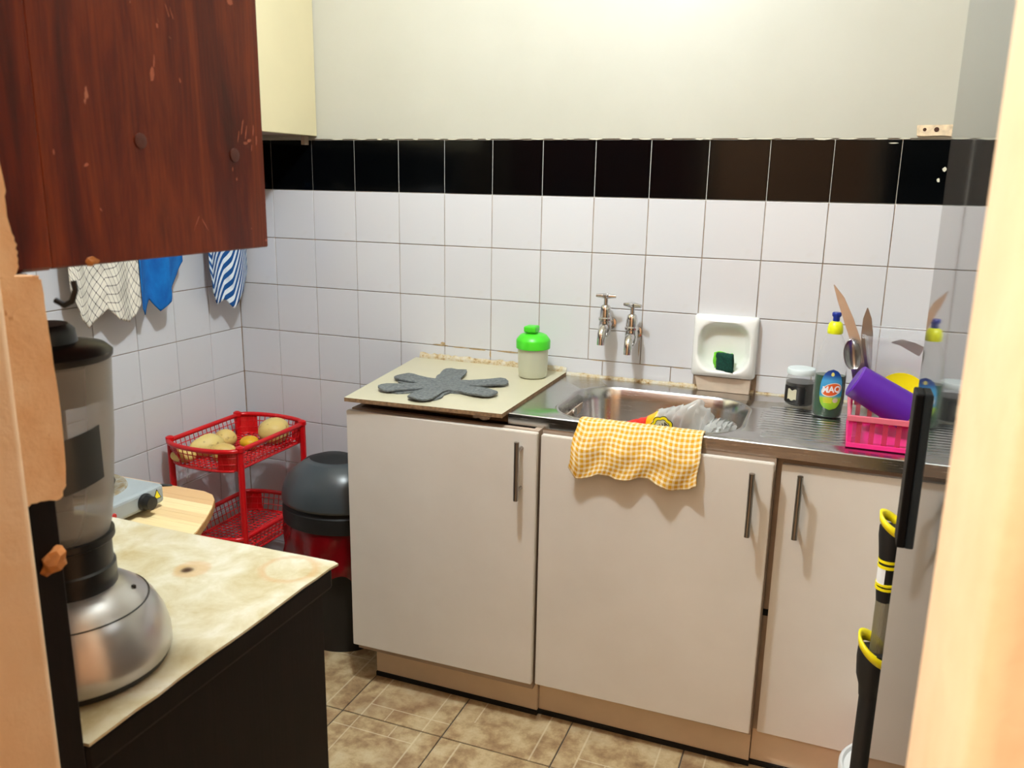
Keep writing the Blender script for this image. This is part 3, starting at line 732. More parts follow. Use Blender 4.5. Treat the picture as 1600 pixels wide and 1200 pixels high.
c = m.mix(m.math('LESS_THAN', el, 1.0), c, srgb(214, 92, 30)); c = m.mix(m.math('LESS_THAN', m.math('ABSOLUTE', m.math('SUBTRACT', el, 0.95)), 0.12), c, srgb(226, 220, 210))
lx = m.math('SUBTRACT', s_[0], 0.5); ly = m.math('SUBTRACT', s_[1], 0.88)
lem = m.math('ADD', m.math('MULTIPLY', m.math('MULTIPLY', lx, lx), 90.0), m.math('MULTIPLY', m.math('MULTIPLY', ly, ly), 420.0))
c = m.mix(m.math('LESS_THAN', lem, 1.0), c, srgb(226, 220, 120))
sx_ = m.math('SUBTRACT', s_[0], 0.72); sy_ = m.math('SUBTRACT', s_[1], 0.24)
se = m.math('ADD', m.math('MULTIPLY', m.math('MULTIPLY', sx_, sx_), 60.0), m.math('MULTIPLY', m.math('MULTIPLY', sy_, sy_), 300.0))
c = m.mix(m.math('LESS_THAN', se, 1.0), c, srgb(190, 180, 160))
ln = m.math('MULTIPLY', m.math('MULTIPLY', m.math('GREATER_THAN', m.math('FRACT', m.math('MULTIPLY', s_[1], 26)), 0.5), m.math('LESS_THAN', m.math('ABSOLUTE', m.math('SUBTRACT', s_[1], 0.24)), 0.08)), m.math('LESS_THAN', m.math('ABSOLUTE', m.math('SUBTRACT', s_[0], 0.36)), 0.2))
c = m.mix(ln, c, srgb(216, 200, 40))
m.col(c); m.set(Roughness=0.3); BLABEL = m.m
def lab(u, v):
    hw_ = 0.0255*math.sqrt(max(0.0, 1-abs(2*v-0.84)**2.6/ (1.16**2.6 if v > 0.42 else 0.84**2.6)))
    hw_ = max(hw_, 0.0005)
    return on_bottle((2*u-1)*hw_, 0.020+0.098*v, 0.0008)
grid('label', lab, 16, 24, BLABEL, bt)
me = text_mesh('MAQ', 0.0215, 0.0008)
for v in me.vertices: x, y_ = v.co.x*0.80, v.co.y*0.95; v.co = on_bottle(x, 0.0695+y_+x*0.10, 0.0016)
link('lettering', me, WHITEP, bt)
grid('back_label', lambda u, v: on_bottle(0.053+0.03*(u-0.5)*math.sqrt(max(0.02, 1-(2*v-1)**2)), 0.03+0.085*v, 0.0004), 10, 10, simple('grey_back_label', srgb(176, 172, 178), 0.5), bt)

# ================================================================== pink basket and what stands in it
KX0, KX1, KY0, KY1, KZ0, KZ1 = 1.892, 2.14, -0.414, -0.215, SZ+0.0026, 0.878
bk = thing('cutlery_basket', ((KX0+KX1)/2, (KY0+KY1)/2, SZ), 'pink slotted plastic basket holding dishes on the draining board', 'basket')
boxes('base', [((KX0, KY0, KZ0), (KX1, KY1, KZ0+0.004)), ((KX0-0.001, KY0-0.002, KZ0), (KX1, KY0+0.004, KZ0+0.010)), ((KX0-0.001, KY0, KZ0), (KX0+0.004, KY1, KZ0+0.010)),
               ((KX1-0.004, KY0, KZ0), (KX1, KY1, KZ0+0.010)), ((KX0, KY1-0.004, KZ0), (KX1, KY1, KZ0+0.010))], PINK, bk, 0.0008)
PINKT = simple('pale_pink_rim', srgb(226, 110, 130), 0.35)
boxes('rim', [((KX0-0.004, KY0-0.004, KZ1-0.012), (KX1+0.004, KY0+0.003, KZ1)), ((KX0-0.004, KY1-0.003, KZ1-0.012), (KX1+0.004, KY1+0.004, KZ1)),
              ((KX0-0.004, KY0+0.003, KZ1-0.012), (KX0+0.003, KY1-0.003, KZ1)), ((KX1-0.003, KY0+0.003, KZ1-0.012), (KX1+0.004, KY1-0.003, KZ1))], PINKT, bk, 0.001)
for cx, cy in ((KX0, KY0), (KX1-0.008, KY0), (KX0, KY1-0.008), (KX1-0.008, KY1-0.008)):
    box('corner_post', (cx, cy, KZ0+0.010), (cx+0.008, cy+0.008, KZ1-0.012), PINK, bk)
PINKS = thin('pink_see_through_plastic', srgb(214, 60, 90), 0.55, 0.3)
x = KX0+0.008
for i in range(9):
    a = KX0+0.016+i*0.0255
    for cy in (KY0+0.0005, KY1-0.003): box('slat', (a, cy, KZ0+0.010), (a+0.010, cy+0.0025, KZ1-0.012), PINKS if True else PINK, bk)
for i in range(7):
    a = KY0+0.016+i*0.0255
    for cx in (KX0+0.0005, KX1-0.003): box('slat', (cx, a, KZ0+0.010), (cx+0.0025, a+0.012, KZ1-0.012), PINK, bk)

def aim(p, q):
    d = (Vector(q)-Vector(p)); return Matrix.Translation(p) @ d.to_track_quat('Z', 'Y').to_matrix().to_4x4(), d.length
mt, L = aim((1.896, -0.318, 0.933), (2.012, -0.315, 0.871))
tm = lathe('tumbler', [(0.0, 0.002), (0.033, 0.0), (0.037, 0.003), (0.0405, L), (0.0385, L), (0.035, 0.006), (0.0, 0.006)], None, PURP, None, 40, mtx=mt, cap=False)
tag(tm, 'purple plastic tumbler lying tilted in the pink basket', 'tumbler')
yp = lathe('yellow_plate', [(0.0, 0.0), (0.035, 0.0), (0.056, 0.010), (0.0565, 0.012), (0.034, 0.003), (0.0, 0.003)], None, YEL, None, 40, mtx=Matrix.Translation((1.996, -0.250, 0.886)) @ Matrix.Rotation(1.15, 4, 'X') @ Matrix.Rotation(0.2, 4, 'Y'), cap=False)
tag(yp, 'yellow plastic saucer leaning behind the purple tumbler', 'saucer')
# clear tub standing upside-up behind
bm = bmesh.new()
def cring(d, z_, r=0.018): return [bm.verts.new((x_, y_, z_)) for x_, y_ in rrect(1.905-d+0.035, 2.075+d-0.03, -0.208-d, -0.085+d-0.02, r, 5)]
CR = [cring(0.0, SZ+0.0026+0.06), cring(0.003, 0.90), cring(0.012, 0.918), cring(0.030, 1.012), cring(0.036, 1.013), cring(0.036, 1.019), cring(0.029, 1.0185), cring(0.010, 0.918), cring(-0.001, 0.875)]
for a, b in zip(CR, CR[1:]):
    m_ = len(a)
    for i in range(m_): bm.faces.new((a[i], a[(i+1) % m_], b[(i+1) % m_], b[i]))
bm.faces.new(CR[0][::-1]); bm.faces.new(CR[-1])
tub = from_bm('clear_tub', bm, CLEARC, None, True); auto(tub, 0.6)
tag(tub, 'clear square plastic tub standing behind the pink basket', 'tub')
def blade(name, pts, w, th, mat, parent=None, nrm=(0, -1, 0)):
    """flat tapering strip: centre line pts, half widths w"""
    bm = bmesh.new(); nrm = Vector(nrm); pts = [Vector(p) for p in pts]; A = []
    for i, p in enumerate(pts):
        t = (pts[min(i+1, len(pts)-1)]-pts[max(i-1, 0)]).normalized(); s_ = t.cross(nrm).normalized()
        A.append([bm.verts.new(p+s_*w[i]+nrm*th/2), bm.verts.new(p-s_*w[i]+nrm*th/2), bm.verts.new(p-s_*w[i]-nrm*th/2), bm.verts.new(p+s_*w[i]-nrm*th/2)])
    for a, b in zip(A, A[1:]):
        for k in range(4): bm.faces.new((a[k], a[(k+1) % 4], b[(k+1) % 4], b[k]))
    bm.faces.new(A[0]); bm.faces.new(A[-1][::-1])
    return from_bm(name, bm, mat, parent)
o = blade('carving_knife', [(1.915, -0.235, 0.870), (1.905, -0.228, 0.955), (1.893, -0.222, 1.00), (1.872, -0.215, 1.05), (1.851, -0.208, 1.095), (1.833, -0.204, 1.126)], [0.009, 0.010, 0.011, 0.0105, 0.008, 0.001], 0.0025, STEELP)
tag(o, 'long curved steel knife blade rising above the washing-up bottle', 'knife')
o = blade('table_knife', [(1.925, -0.216, 0.870), (1.919, -0.214, 0.96), (1.914, -0.213, 1.02), (1.911, -0.212, 1.055), (1.909, -0.211, 1.079)], [0.009, 0.0115, 0.0125, 0.009, 0.001], 0.002, STEELP)
tag(o, 'short pointed steel knife standing beside the clear tub', 'knife')
spn = thing('serving_spoon', (1.90, -0.250, 0.87), 'steel serving spoon with its bowl up above the purple tumbler', 'spoon')
ms = Matrix.Translation((1.888, -0.262, 0.978)) @ Matrix.Rotation(-0.18, 4, 'Y')
grid('bowl', lambda u, v: ms @ V((2*u-1)*0.019*math.sqrt(max(0.001, 1-(2*v-1)**2)), 0.010*(1-((2*u-1)**2))*math.sqrt(max(0, 1-(2*v-1)**2)), (v-0.5)*0.072), 14, 18, STEELP, spn, 0.0015)
blade('handle', [(1.893, -0.262, 0.946), (1.902, -0.255, 0.90), (1.908, -0.250, 0.862)], [0.005, 0.004, 0.005], 0.002, STEELP, spn)
o = blade('cleaver_blade', [(1.966, -0.20-0.02, 1.006), (1.985, -0.22, 1.008), (2.008, -0.22, 1.000), (2.03, -0.22, 0.990)], [0.001, 0.007, 0.0105, 0.0115], 0.0025, simple('dull_grey_blade', srgb(120, 106, 100), 0.35, 0.8))
GV = o; tag(o, 'dull grey blade tip resting across the clear tub', 'blade')

# ================================================================== fridge
fr = thing('fridge', (2.25, -1.44, 0), 'tall glossy dark grey fridge with black handle beside doorway', 'fridge')
box('cabinet', (2.01, -1.745, 0.02), (2.60, -1.135, 1.72), FRIDGE, fr, 0.006, 2)
box('door', (1.950, -1.745, 0.05), (2.004, -1.130, 1.72), FRIDGE, fr, 0.004, 3)
box('door_seal', (2.003, -1.735, 0.06), (2.011, -1.14, 1.71), GAPM, fr)
box('handle', (1.9405, -1.225, 0.925), (1.9505, -1.185, 1.115), INK, fr, 0.002, 2)
for y in (-1.70, -1.18): box('foot', (2.05, y-0.02, 0.0), (2.09, y+0.02, 0.022), BLACKM, fr)

# ================================================================== pole and bucket by the fridge
pb = thing('floor_tool_pole', (1.964, -0.80, 0), 'upright black pole with yellow-rimmed sockets leaning beside the fridge', 'pole')
PX, PY = 1.966, -0.80
lathe('lower_tube', [(0.016, 0.0), (0.016, 0.50)], (PX, PY, 0.0), BLACKM, pb, 20)
lathe('lower_socket', [(0.016, 0.47), (0.018, 0.49), (0.024, 0.51), (0.0265, 0.545), (0.026, 0.56), (0.0, 0.56)], (PX-0.001, PY, 0), BLACKM, pb, 24, cap=False)
def slant_ring(name, c, r, h, mat, k=0.9):
    bm = bmesh.new(); n_ = 28; R4 = []
    for rr_, dz in ((r, 0), (r+0.001, h), (r-0.004, h), (r-0.006, 0)):
        R4.append([bm.verts.new((c[0]+rr_*cos(2*PI*i/n_), c[1]+rr_*sin(2*PI*i/n_), c[2]+dz+k*rr_*(-cos(2*PI*i/n_)*0.75-sin(2*PI*i/n_)*-0.3))) for i in range(n_)])
    for a, b in zip(R4, R4[1:]+R4[:1]):
        for i in range(n_): bm.faces.new((a[i], a[(i+1) % n_], b[(i+1) % n_], b[i]))
    return from_bm(name, bm, mat, pb, True)
slant_ring('lower_yellow_rim', (PX-0.001, PY, 0.553), 0.0270, 0.016, YEL)
lathe('upper_tube', [(0.0125, 0.54), (0.0125, 0.70)], (PX+0.004, PY, 0), thin('smoky_sleeve', srgb(120, 112, 84), 0.6, 0.3), pb, 18)
lathe('upper_grip', [(0.0125, 0.655), (0.014, 0.67), (0.015, 0.72), (0.018, 0.75), (0.021, 0.775), (0.021, 0.79), (0.0, 0.79)], (PX+0.004, PY, 0), BLACKM, pb, 22, cap=False)
for z_, h in ((0.728, 0.005), (0.718, 0.005), (0.686, 0.004), (0.678, 0.004)):
    lathe('yellow_band', [(0.0168, z_), (0.0168, z_+h)], (PX+0.004, PY, 0), YEL, pb, 22)
o = grid('white_sticker', lambda u, v: on_cyl(PX+0.004, PY, 0.0162, -0.022+0.018*u, 0.690+0.03*v), 6, 3, WHITEP, pb)
slant_ring('upper_yellow_rim', (PX+0.004, PY, 0.787), 0.0220, 0.014, YEL, 0.8)
bu = thing('lidded_bucket', (2.045, -0.615, 0), 'red bucket with white ringed lid on the floor behind the pole', 'bucket')
lathe('pail', [(0.085, 0.0), (0.088, 0.004), (0.098, 0.18), (0.098, 0.185)], (2.045, -0.612, 0.0), REDP, bu, 40)
lathe('lid', [(0.1, 0.178), (0.104, 0.180), (0.104, 0.197), (0.101, 0.201), (0.097, 0.200), (0.094, 0.192), (0.075, 0.191), (0.073, 0.194), (0.068, 0.194), (0.066, 0.191), (0.045, 0.191), (0.043, 0.193), (0.0, 0.193)], (2.045, -0.612, 0.0), WHITEP, bu, 48, cap=False)

# ================================================================== dark cupboard with lino top
ct = thing('kitchen_cupboard', (0.6, -1.52, 0), 'dark brown wooden cupboard with marbled cream lino top', 'cupboard')
TX = 1.205
box('carcass', (0.002, -1.745, 0.0), (TX-0.012, -1.320, 0.762), WOOD_DARK, ct, 0.003)
box('top_board', (0.002, -1.745, 0.762), (TX-0.002, -1.308, 0.7965), WOOD_DARK, ct, 0.006, 2)
pts = jag([(TX+0.004, -1.303)], 0, 1)+[(TX-0.006, -1.299)]+[(x_, -1.301+random.uniform(-0.002, 0.0015)) for x_ in [1.15-0.05*i for i in range(23)]]+[(0.004, -1.302), (0.004, -1.742), (1.14, -1.742), (1.168, -1.746)]+[(TX+0.001+random.uniform(-0.0015, 0.001), y_) for y_ in [-1.742+0.03*i for i in range(15)]]
prism('lino_sheet', [(x_, y_, 0.7967) for x_, y_ in pts], (0, 0, 0.0033), LINO, ct)

# ================================================================== wall cupboards
uc = thing('wall_cupboard', (0.75, -1.57, 1.262), 'red-brown scuffed wooden wall cupboard above the blender', 'cupboard')
boxes('carcass', [((0.40, -1.72, 1.266), (1.182, -1.43, 1.284)), ((0.40, -1.72, 2.0), (1.182, -1.43, 2.02)), ((0.40, -1.72, 1.284), (0.418, -1.43, 2.0)), ((0.40, -1.72, 1.284), (1.182, -1.712, 2.0))], WOOD_RED, uc)
box('end_panel', (1.182, -1.7195, 1.262), (1.200, -1.415, 2.02), WOOD_RED, uc, 0.0015)
for a, b in ((0.402, 0.79), (0.794, 1.180)): 
    dd = box('door', (a, -1.43, 1.268), (b, -1.4155, 2.016), WOOD_RED, uc, 0.001)
for y_, z_ in ((-1.605, 1.376), (-1.468, 1.367)):
    lathe('screw_plug', [(0.0075, 0.0), (0.0075, 0.0012), (0.006, 0.0016), (0.0, 0.0012)], None, simple('brown_plug', srgb(88, 44, 34), 0.5), uc, 16, mtx=Matrix.Translation((1.2, y_, z_)) @ Matrix.Rotation(PI/2, 4, 'Y'), cap=False)
lump('edge_chip', (1.1985, -1.675, 1.2655), (0.0028, 0.010, 0.0045), WOOD_RAW, uc, 6)
cc = thing('cream_wall_cupboard', (0.16, -0.65, 1.465), 'cream painted wall cupboard in the corner above the black tiles', 'cupboard')
boxes('carcass', [((0.0025, -1.25, 1.467), (0.306, -0.003, 1.483)), ((0.0025, -1.25, 2.10), (0.306, -0.003, 2.116)), ((0.0025, -0.020, 1.483), (0.306, -0.003, 2.1)), ((0.0025, -1.25, 1.483), (0.306, -1.233, 2.1)), ((0.0025, -1.233, 1.483), (0.010, -0.02, 2.1))], CARC, cc)
for a, b in ((-0.415, -0.0035), (-0.83, -0.418), (-1.25, -0.833)):
    box('door', (0.307, a, 1.465), (0.325, b, 2.116), CREAMCAB, cc, 0.0015)
box('bracket', (0.285, -0.03, 1.44), (0.297, -0.008, 1.467), CARC, cc)

# ================================================================== blender
bl = thing('blender', (1.065, -1.612, 0.80), 'silver kitchen blender with frosted jug and black lid on cupboard', 'blender')
QX, QY, QZ = 1.080, -1.640, 0.8002
lathe('foot_ring', [(0.092, 0.0), (0.096, 0.003), (0.098, 0.012), (0.0, 0.012)], (QX, QY, QZ), BLACKP, bl, 48, cap=False)
lathe('motor_base', [(0.0985, 0.010), (0.1010, 0.014), (0.1005, 0.032), (0.096, 0.050), (0.0875, 0.068), (0.075, 0.083), (0.060, 0.094), (0.050, 0.099), (0.0, 0.099)], (QX, QY, QZ), SILV, bl, 64, cap=False)
lathe('seam', [(0.0795, 0.0775), (0.0812, 0.0770), (0.0805, 0.0785)], (QX, QY, QZ), LIDGREY, bl, 64, cap=False)
lathe('collar', [(0.047, 0.094), (0.0495, 0.097), (0.0495, 0.122), (0.047, 0.124), (0.047, 0.150), (0.051, 0.153), (0.051, 0.160), (0.0, 0.160)], (QX, QY, QZ), BLACKP, bl, 40, cap=False)
lathe('jug', [(0.046, 0.160), (0.049, 0.17), (0.0535, 0.20), (0.060, 0.27), (0.0635, 0.34), (0.0645, 0.358), (0.062, 0.358), (0.058, 0.27), (0.0515, 0.20), (0.044, 0.168), (0.0, 0.166)], (QX, QY, QZ), FROST, bl, 48, cap=False)
lathe('lid', [(0.0, 0.312), (0.0585, 0.312), (0.0605, 0.350), (0.066, 0.357), (0.0665, 0.362), (0.060, 0.368), (0.040, 0.372), (0.034, 0.373), (0.032, 0.386), (0.026, 0.392), (0.0, 0.393)], (QX, QY, QZ), BLACKP, bl, 48, cap=False)
box('lid_tab', (QX-0.055, QY-0.016, QZ+0.366), (QX+0.018, QY+0.016, QZ+0.392), BLACKP, bl, 0.006, 3, Matrix.Translation((QX, QY, 0)) @ Matrix.Rotation(0.7, 4, 'Z') @ Matrix.Translation((-QX, -QY, 0)))
# handle on the far side, seen through the jug
hd = V(-0.75, 0.66, 0).normalized()
def hp(r, z_): return (QX+hd.x*r, QY+hd.y*r, QZ+z_)
tube('handle', [hp(0.060, 0.325), hp(0.085, 0.325), hp(0.098, 0.30), hp(0.096, 0.24), hp(0.085, 0.19), hp(0.062, 0.165), hp(0.046, 0.150)], [0.010, 0.012, 0.013, 0.012, 0.011, 0.011, 0.011], BLACKP, bl, 14)
grid('dark_handle_patch', lambda u, v: (QX+0.0615*cos(-0.62+0.72*u-0.0*v), QY+0.0615*sin(-0.62+0.72*u), QZ+0.222+0.058*v+0.010*u), 14, 4, LIDGREY, bl)  # added dark patch standing in for the handle showing through the frosted jug
box('switch_mark', (QX+0.054, QY+0.034, QZ+0.088), (QX+0.058, QY+0.037, QZ+0.092), BLACKP, bl)
cb = tube('power_cable', [(1.120, -1.738, 0.8045), (1.150, -1.735, 0.8055), (1.165, -1.730, 0.8065), (1.176, -1.725, 0.8045)], 0.0042, CREAMC)
tag(cb, 'cream power cable end on lino beside the silver blender', 'cable')

# ================================================================== side table with hotplate
stb = thing('side_table', (0.42, -1.12, 0), 'small side table with striped pine top behind the dark cupboard', 'table')
EDGE = [(0.800, -1.285), (0.792, -1.16), (0.777, -1.113), (0.752, -1.06), (0.724, -1.01), (0.697, -0.97), (0.675, -0.95), (0.645, -0.942), (0.60, -0.940)]
prism('edge', [(x_, y_, 0.684) for x_, y_ in [(0.06, -1.285)]+EDGE+[(0.06, -0.940)]], (0, 0, 0.0135), PINEDGE, stb)
def edge_x(y_):
    for (xa, ya), (xb, yb) in zip(EDGE, EDGE[1:]):
        if y_ <= yb: return xa+(xb-xa)*(y_-ya)/(yb-ya)
    return EDGE[-1][0]
# the top is glued up from single planks
for i in range(9):
    y0 = -1.284+i*0.038; y1 = min(y0+0.0376, -0.9405)
    yy_ = [y0+(y1-y0)*k/4 for k in range(5)]
    pts = [(0.062, y0)]+[(edge_x(y_)-0.001, y_) for y_ in yy_]+[(0.062, y1)]
    prism('plank', [(x_, y_, 0.6976) for x_, y_ in pts], (0, 0, 0.0024), PINE, stb)
for lx_, ly_ in ((0.10, -1.25), (0.62, -1.25), (0.10, -0.98), (0.62, -0.99)):
    tube('leg', [(lx_, ly_, 0.0), (lx_, ly_, 0.684)], 0.013, BLACKM, stb, 12)
hp_ = thing('hotplate', (0.52, -1.12, 0.70), 'grey single electric hotplate with coil on the side table', 'hotplate')
HX0, HX1, HY0, HY1, HZ0, HZ1 = 0.400, 0.632, -1.262, -1.037, 0.7085, 0.748
bm = bmesh.new(); bm_box(bm, (HX0, HY0, HZ0), (HX1, HY1, HZ1), 0.008, 3); from_bm('casing', bm, GREYPL, hp_)
for a, b in ((HX0+0.02, HY0+0.02), (HX1-0.02, HY0+0.02), (HX0+0.02, HY1-0.02), (HX1-0.02, HY1-0.02)):
    lathe('foot', [(0.010, 0.0), (0.009, 0.010)], (a, b, 0.7), BLACKM, hp_, 12)
hcx, hcy = 0.508, -1.135
lathe('drip_ring', [(0.092, 0.0), (0.090, 0.004), (0.078, 0.003), (0.072, 0.0005)], (hcx, hcy, HZ1), RUST, hp_, 44)
sp_ = []
for i in range(140):
    a = 2*PI*3.3*i/139; r = 0.018+0.050*i/139; sp_.append((hcx+r*cos(a), hcy+r*sin(a), HZ1+0.010))
tube('coil', sp_, 0.0050, IRON, hp_, 8)
lathe('knob', [(0.017, 0.0), (0.017, 0.004), (0.0145, 0.006), (0.013, 0.020), (0.0, 0.021)], None, BLACKP, hp_, 24, mtx=Matrix.Translation((HX1, -1.090, 0.727)) @ Matrix.Rotation(PI/2, 4, 'Y'), cap=False)
prism('warning_sticker', [(HX1+0.0003, -1.068, 0.722), (HX1+0.0003, -1.047, 0.722), (HX1+0.0003, -1.0575, 0.742)], (0.0005, 0, 0), BLACKP, hp_)
prism('warning_sticker', [(HX1+0.0008, -1.0655, 0.7235), (HX1+0.0008, -1.0495, 0.7235), (HX1+0.0008, -1.0575, 0.7390)], (0.0004, 0, 0), YEL, hp_)
lathe('indicator', [(0.006, 0.0), (0.005, 0.002), (0.0, 0.002)], None, REDDOT, hp_, 14, mtx=Matrix.Translation((HX1, -1.165, 0.725)) @ Matrix.Rotation(PI/2, 4, 'Y'), cap=False)
tube('power_cable', [(0.50, HY1-0.002, 0.722), (0.51, -1.00, 0.712), (0.53, -0.965, 0.7045), (0.56, -0.945, 0.700), (0.58, -0.93, 0.66), (0.57, -0.92, 0.5)], 0.0035, BLACKM, hp_, 8)

# ================================================================== red vegetable rack
rk = thing('vegetable_rack', (0.178, -0.262, 0), 'red plastic vegetable rack with oval mesh trays in the corner', 'rack')
RX0, RX1, RY0, RY1 = 0.052, 0.304, -0.412, -0.112
def oval(off, n_=12, bul=0.045):
    x0, x1 = RX0+off, RX1-off; cx = (x0+x1)/2; hw_ = (x1-x0)/2; pts = []
    for i in range(9): pts.append((x1, RY0+(RY1-RY0)*i/8))
    for i in range(1, n_):
        a = PI*i/n_; pts.append((cx+hw_*cos(a), RY1+(bul-off)*sin(a)))
    for i in range(9): pts.append((x0, RY1+(RY0-RY1)*i/8))
    for i in range(1, n_):
        a = PI+PI*i/n_; pts.append((cx+hw_*cos(a), RY0+(bul-off)*sin(a)))
    return pts
def resample(pts, step):
    P = [V(x_, y_, 0) for x_, y_ in pts]+[V(pts[0][0], pts[0][1], 0)]; L = [0]
    for a, b in zip(P, P[1:]): L.append(L[-1]+(b-a).length)
    n_ = int(L[-1]/step); out = []; k = 0
    for i in range(n_):
        s_ = L[-1]*i/n_
        while L[k+1] < s_: k += 1
        t_ = (s_-L[k])/max(1e-9, L[k+1]-L[k]); out.append(P[k].lerp(P[k+1], t_))
    return out
def tray(zr):
    tr = tube('tray_rim', [(x_, y_, zr) for x_, y_ in oval(0.0)], 0.0075, REDP, rk, 8, True)
    a = resample(oval(0.001), 0.0185); b = resample(oval(0.014), 0.0185); m_ = len(a); zb = zr-0.062
    bm = bmesh.new(); P2 = [(RX0, RY0), (RX1, RY0), (RX0, RY1), (RX1, RY1)]
    for i in range(m_):
        j = min(range(len(b)), key=lambda q: (b[q]-a[i]).length)
        bm_tube(bm, [a[i]+V(0, 0, zr), b[j]+V(0, 0, zb)], 0.0017, 4)
    for t_ in (0.33, 0.66): bm_tube(bm, [(x_, y_, zr-0.062*t_) for x_, y_ in oval(0.014*t_)], 0.0016, 4, True)
    bm_tube(bm, [(x_, y_, zb) for x_, y_ in oval(0.014)], 0.004, 6, True)
    ob = [(p.x, p.y) for p in b]
    xs = [RX0+0.026+0.0165*i for i in range(13)]
    for x_ in xs:
        q = (x_-(RX0+RX1)/2)/((RX1-RX0)/2-0.014); e = 0.031*math.sqrt(max(0, 1-q*q))
        bm_tube(bm, [(x_, RY0-e, zb), (x_, RY1+e, zb)], 0.0022, 4)
    for i in range(21):
        y_ = RY0-0.02+0.017*i
        bm_tube(bm, [(RX0+0.014+(0.03 if y_ < RY0 or y_ > RY1 else 0), y_, zb), (RX1-0.014-(0.03 if y_ < RY0 or y_ > RY1 else 0), y_, zb)], 0.0022, 4)
    from_bm('tray_mesh', bm, REDP, rk)
    # plain panels where the posts hold the tray
    for sx_, cx in ((-1, RX0), (1, RX1)):
        for sy_, cy in ((-1, RY0), (1, RY1)):
            full = [p for p in oval(0.0, 24)]
            near = [p for p in full if (p[1]-cy)*sy_ > 0.001 and (p[0]-cx)*-sx_ < 0.055]
            near.sort(key=lambda p: (p[0]-cx)*-sx_)
            near = [(cx, cy-sy_*0.006)]+near
            bm = bmesh.new(); k0 = [bm.verts.new((x_, y_, zr)) for x_, y_ in near]; k1 = [bm.verts.new((x_+(-sx_)*0.010, y_-sy_*0.010, zb)) for x_, y_ in near]
            for i in range(len(near)-1): bm.faces.new((k0[i], k0[i+1], k1[i+1], k1[i]))
            o = from_bm('tray_panel', bm, REDP, rk); md = o.modifiers.new('t', 'SOLIDIFY'); md.thickness = 0.003
    return tr
for zr in (0.585, 0.317, 0.085): tray(zr)
for x_ in (RX0, RX1):
    for y_ in (RY0, RY1):
        lathe('post', [(0.0105, 0.0), (0.0095, 0.58), (0.0125, 0.582), (0.0125, 0.594), (0.006, 0.598), (0.0, 0.598)], (x_, y_, 0.0), REDP, rk, 14, cap=False)

def potato(c, r, rot, label, mat, seed, cat='potato', name='potato'):
    bm = bmesh.new(); bmesh.ops.create_uvsphere(bm, u_segments=20, v_segments=14, radius=1.0); rnd = random.Random(seed); ph = [rnd.uniform(0, 6) for _ in range(6)]
    mt_ = Matrix.Rotation(rot, 4, 'Z')
    for v in bm.verts:
        k = 1+0.07*sin(3*v.co.x+ph[0])+0.06*sin(4*v.co.y+ph[1])+0.05*sin(3*v.co.z+ph[2])
        v.co = mt_ @ Vector((v.co.x*r[0]*k, v.co.y*r[1]*k, v.co.z*r[2]*k))
    bmesh.ops.recalc_face_normals(bm, faces=bm.faces)
    me = bpy.data.meshes.new(name); bm.to_mesh(me); bm.free(); zmin = min(v.co.z for v in me.vertices)
    o = link(name, me, mat, None, True); o.location = (c[0], c[1], 0.5255-zmin)
    return tag(o, label, cat, 'potatoes and fruit in the upper rack tray')
potato((0.225, -0.155), (0.056, 0.046, 0.037), 0.5, 'largest round pale yellow potato at far end of the red tray', POTATO, 1)
potato((0.198, -0.243), (0.028, 0.024, 0.022), 0.2, 'small orange-yellow fruit in front of the largest potato', ORANGEF, 2, 'fruit', 'small_fruit')
potato((0.118, -0.255), (0.036, 0.034, 0.028), 1.2, 'round greenish-yellow potato in the middle of the red tray', POTATO, 3)
potato((0.130, -0.345), (0.034, 0.050, 0.032), -0.5, 'long pale potato next to the middle of the red tray', POTATO, 4)
potato((0.205, -0.360), (0.038, 0.029, 0.027), 0.4, 'pale potato by the near solid panel of the red tray', POTATO, 5)
potato((0.100, -0.415), (0.036, 0.026, 0.024), 0.1, 'smallest pale potato at the rounded near end of red tray', POTATO, 6)

# ================================================================== bin
bn = thing('swing_bin', (0.545, -0.305, 0), 'black swing bin with grey domed flap and red bag liner', 'bin')
NX, NY = 0.545, -0.300; NSX, NSY = 1.0, 0.80
lathe('body', [(0.115, 0.0), (0.120, 0.01), (0.150, 0.36), (0.150, 0.375)], (NX, NY, 0), BLACKM, bn, 40, NSX, NSY)
bm = bmesh.new(); rnd = random.Random(4); n_ = 72; Rg = []
for k, z_ in enumerate((0.385, 0.372, 0.35, 0.32, 0.29, 0.262, 0.24)):
    ring = []
    for i in range(n_):
        a = 2*PI*i/n_; r = 0.152+0.006*k*0.5+0.007*sin(a*9+k*0.8)*min(1, k*0.4)+0.004*sin(a*17-k)*min(1, k*0.4)
        if k == 6: r -= 0.006
        zz_ = z_+(0.018*sin(a*5+1)+0.010*sin(a*11))*(k/6)
        ring.append(bm.verts.new((NX+r*cos(a)*NSX, NY+r*sin(a)*NSY, zz_)))
    Rg.append(ring)
for a, b in zip(Rg, Rg[1:]):
    for i in range(n_): bm.faces.new((a[i], a[(i+1) % n_], b[(i+1) % n_], b[i]))
from_bm('bag_liner', bm, REDBAG, bn, True)
lathe('lid_rim', [(0.150, 0.378), (0.161, 0.380), (0.163, 0.392), (0.162, 0.425), (0.154, 0.432), (0.140, 0.432)], (NX, NY, 0), BLACKM, bn, 48, NSX, NSY, cap=False)
lathe('lid_dome', [(0.154, 0.428), (0.152, 0.455), (0.142, 0.495), (0.122, 0.530), (0.09, 0.556), (0.05, 0.570), (0.0, 0.574)], (NX, NY, 0), BLACKM, bn, 48, NSX, NSY, cap=False)
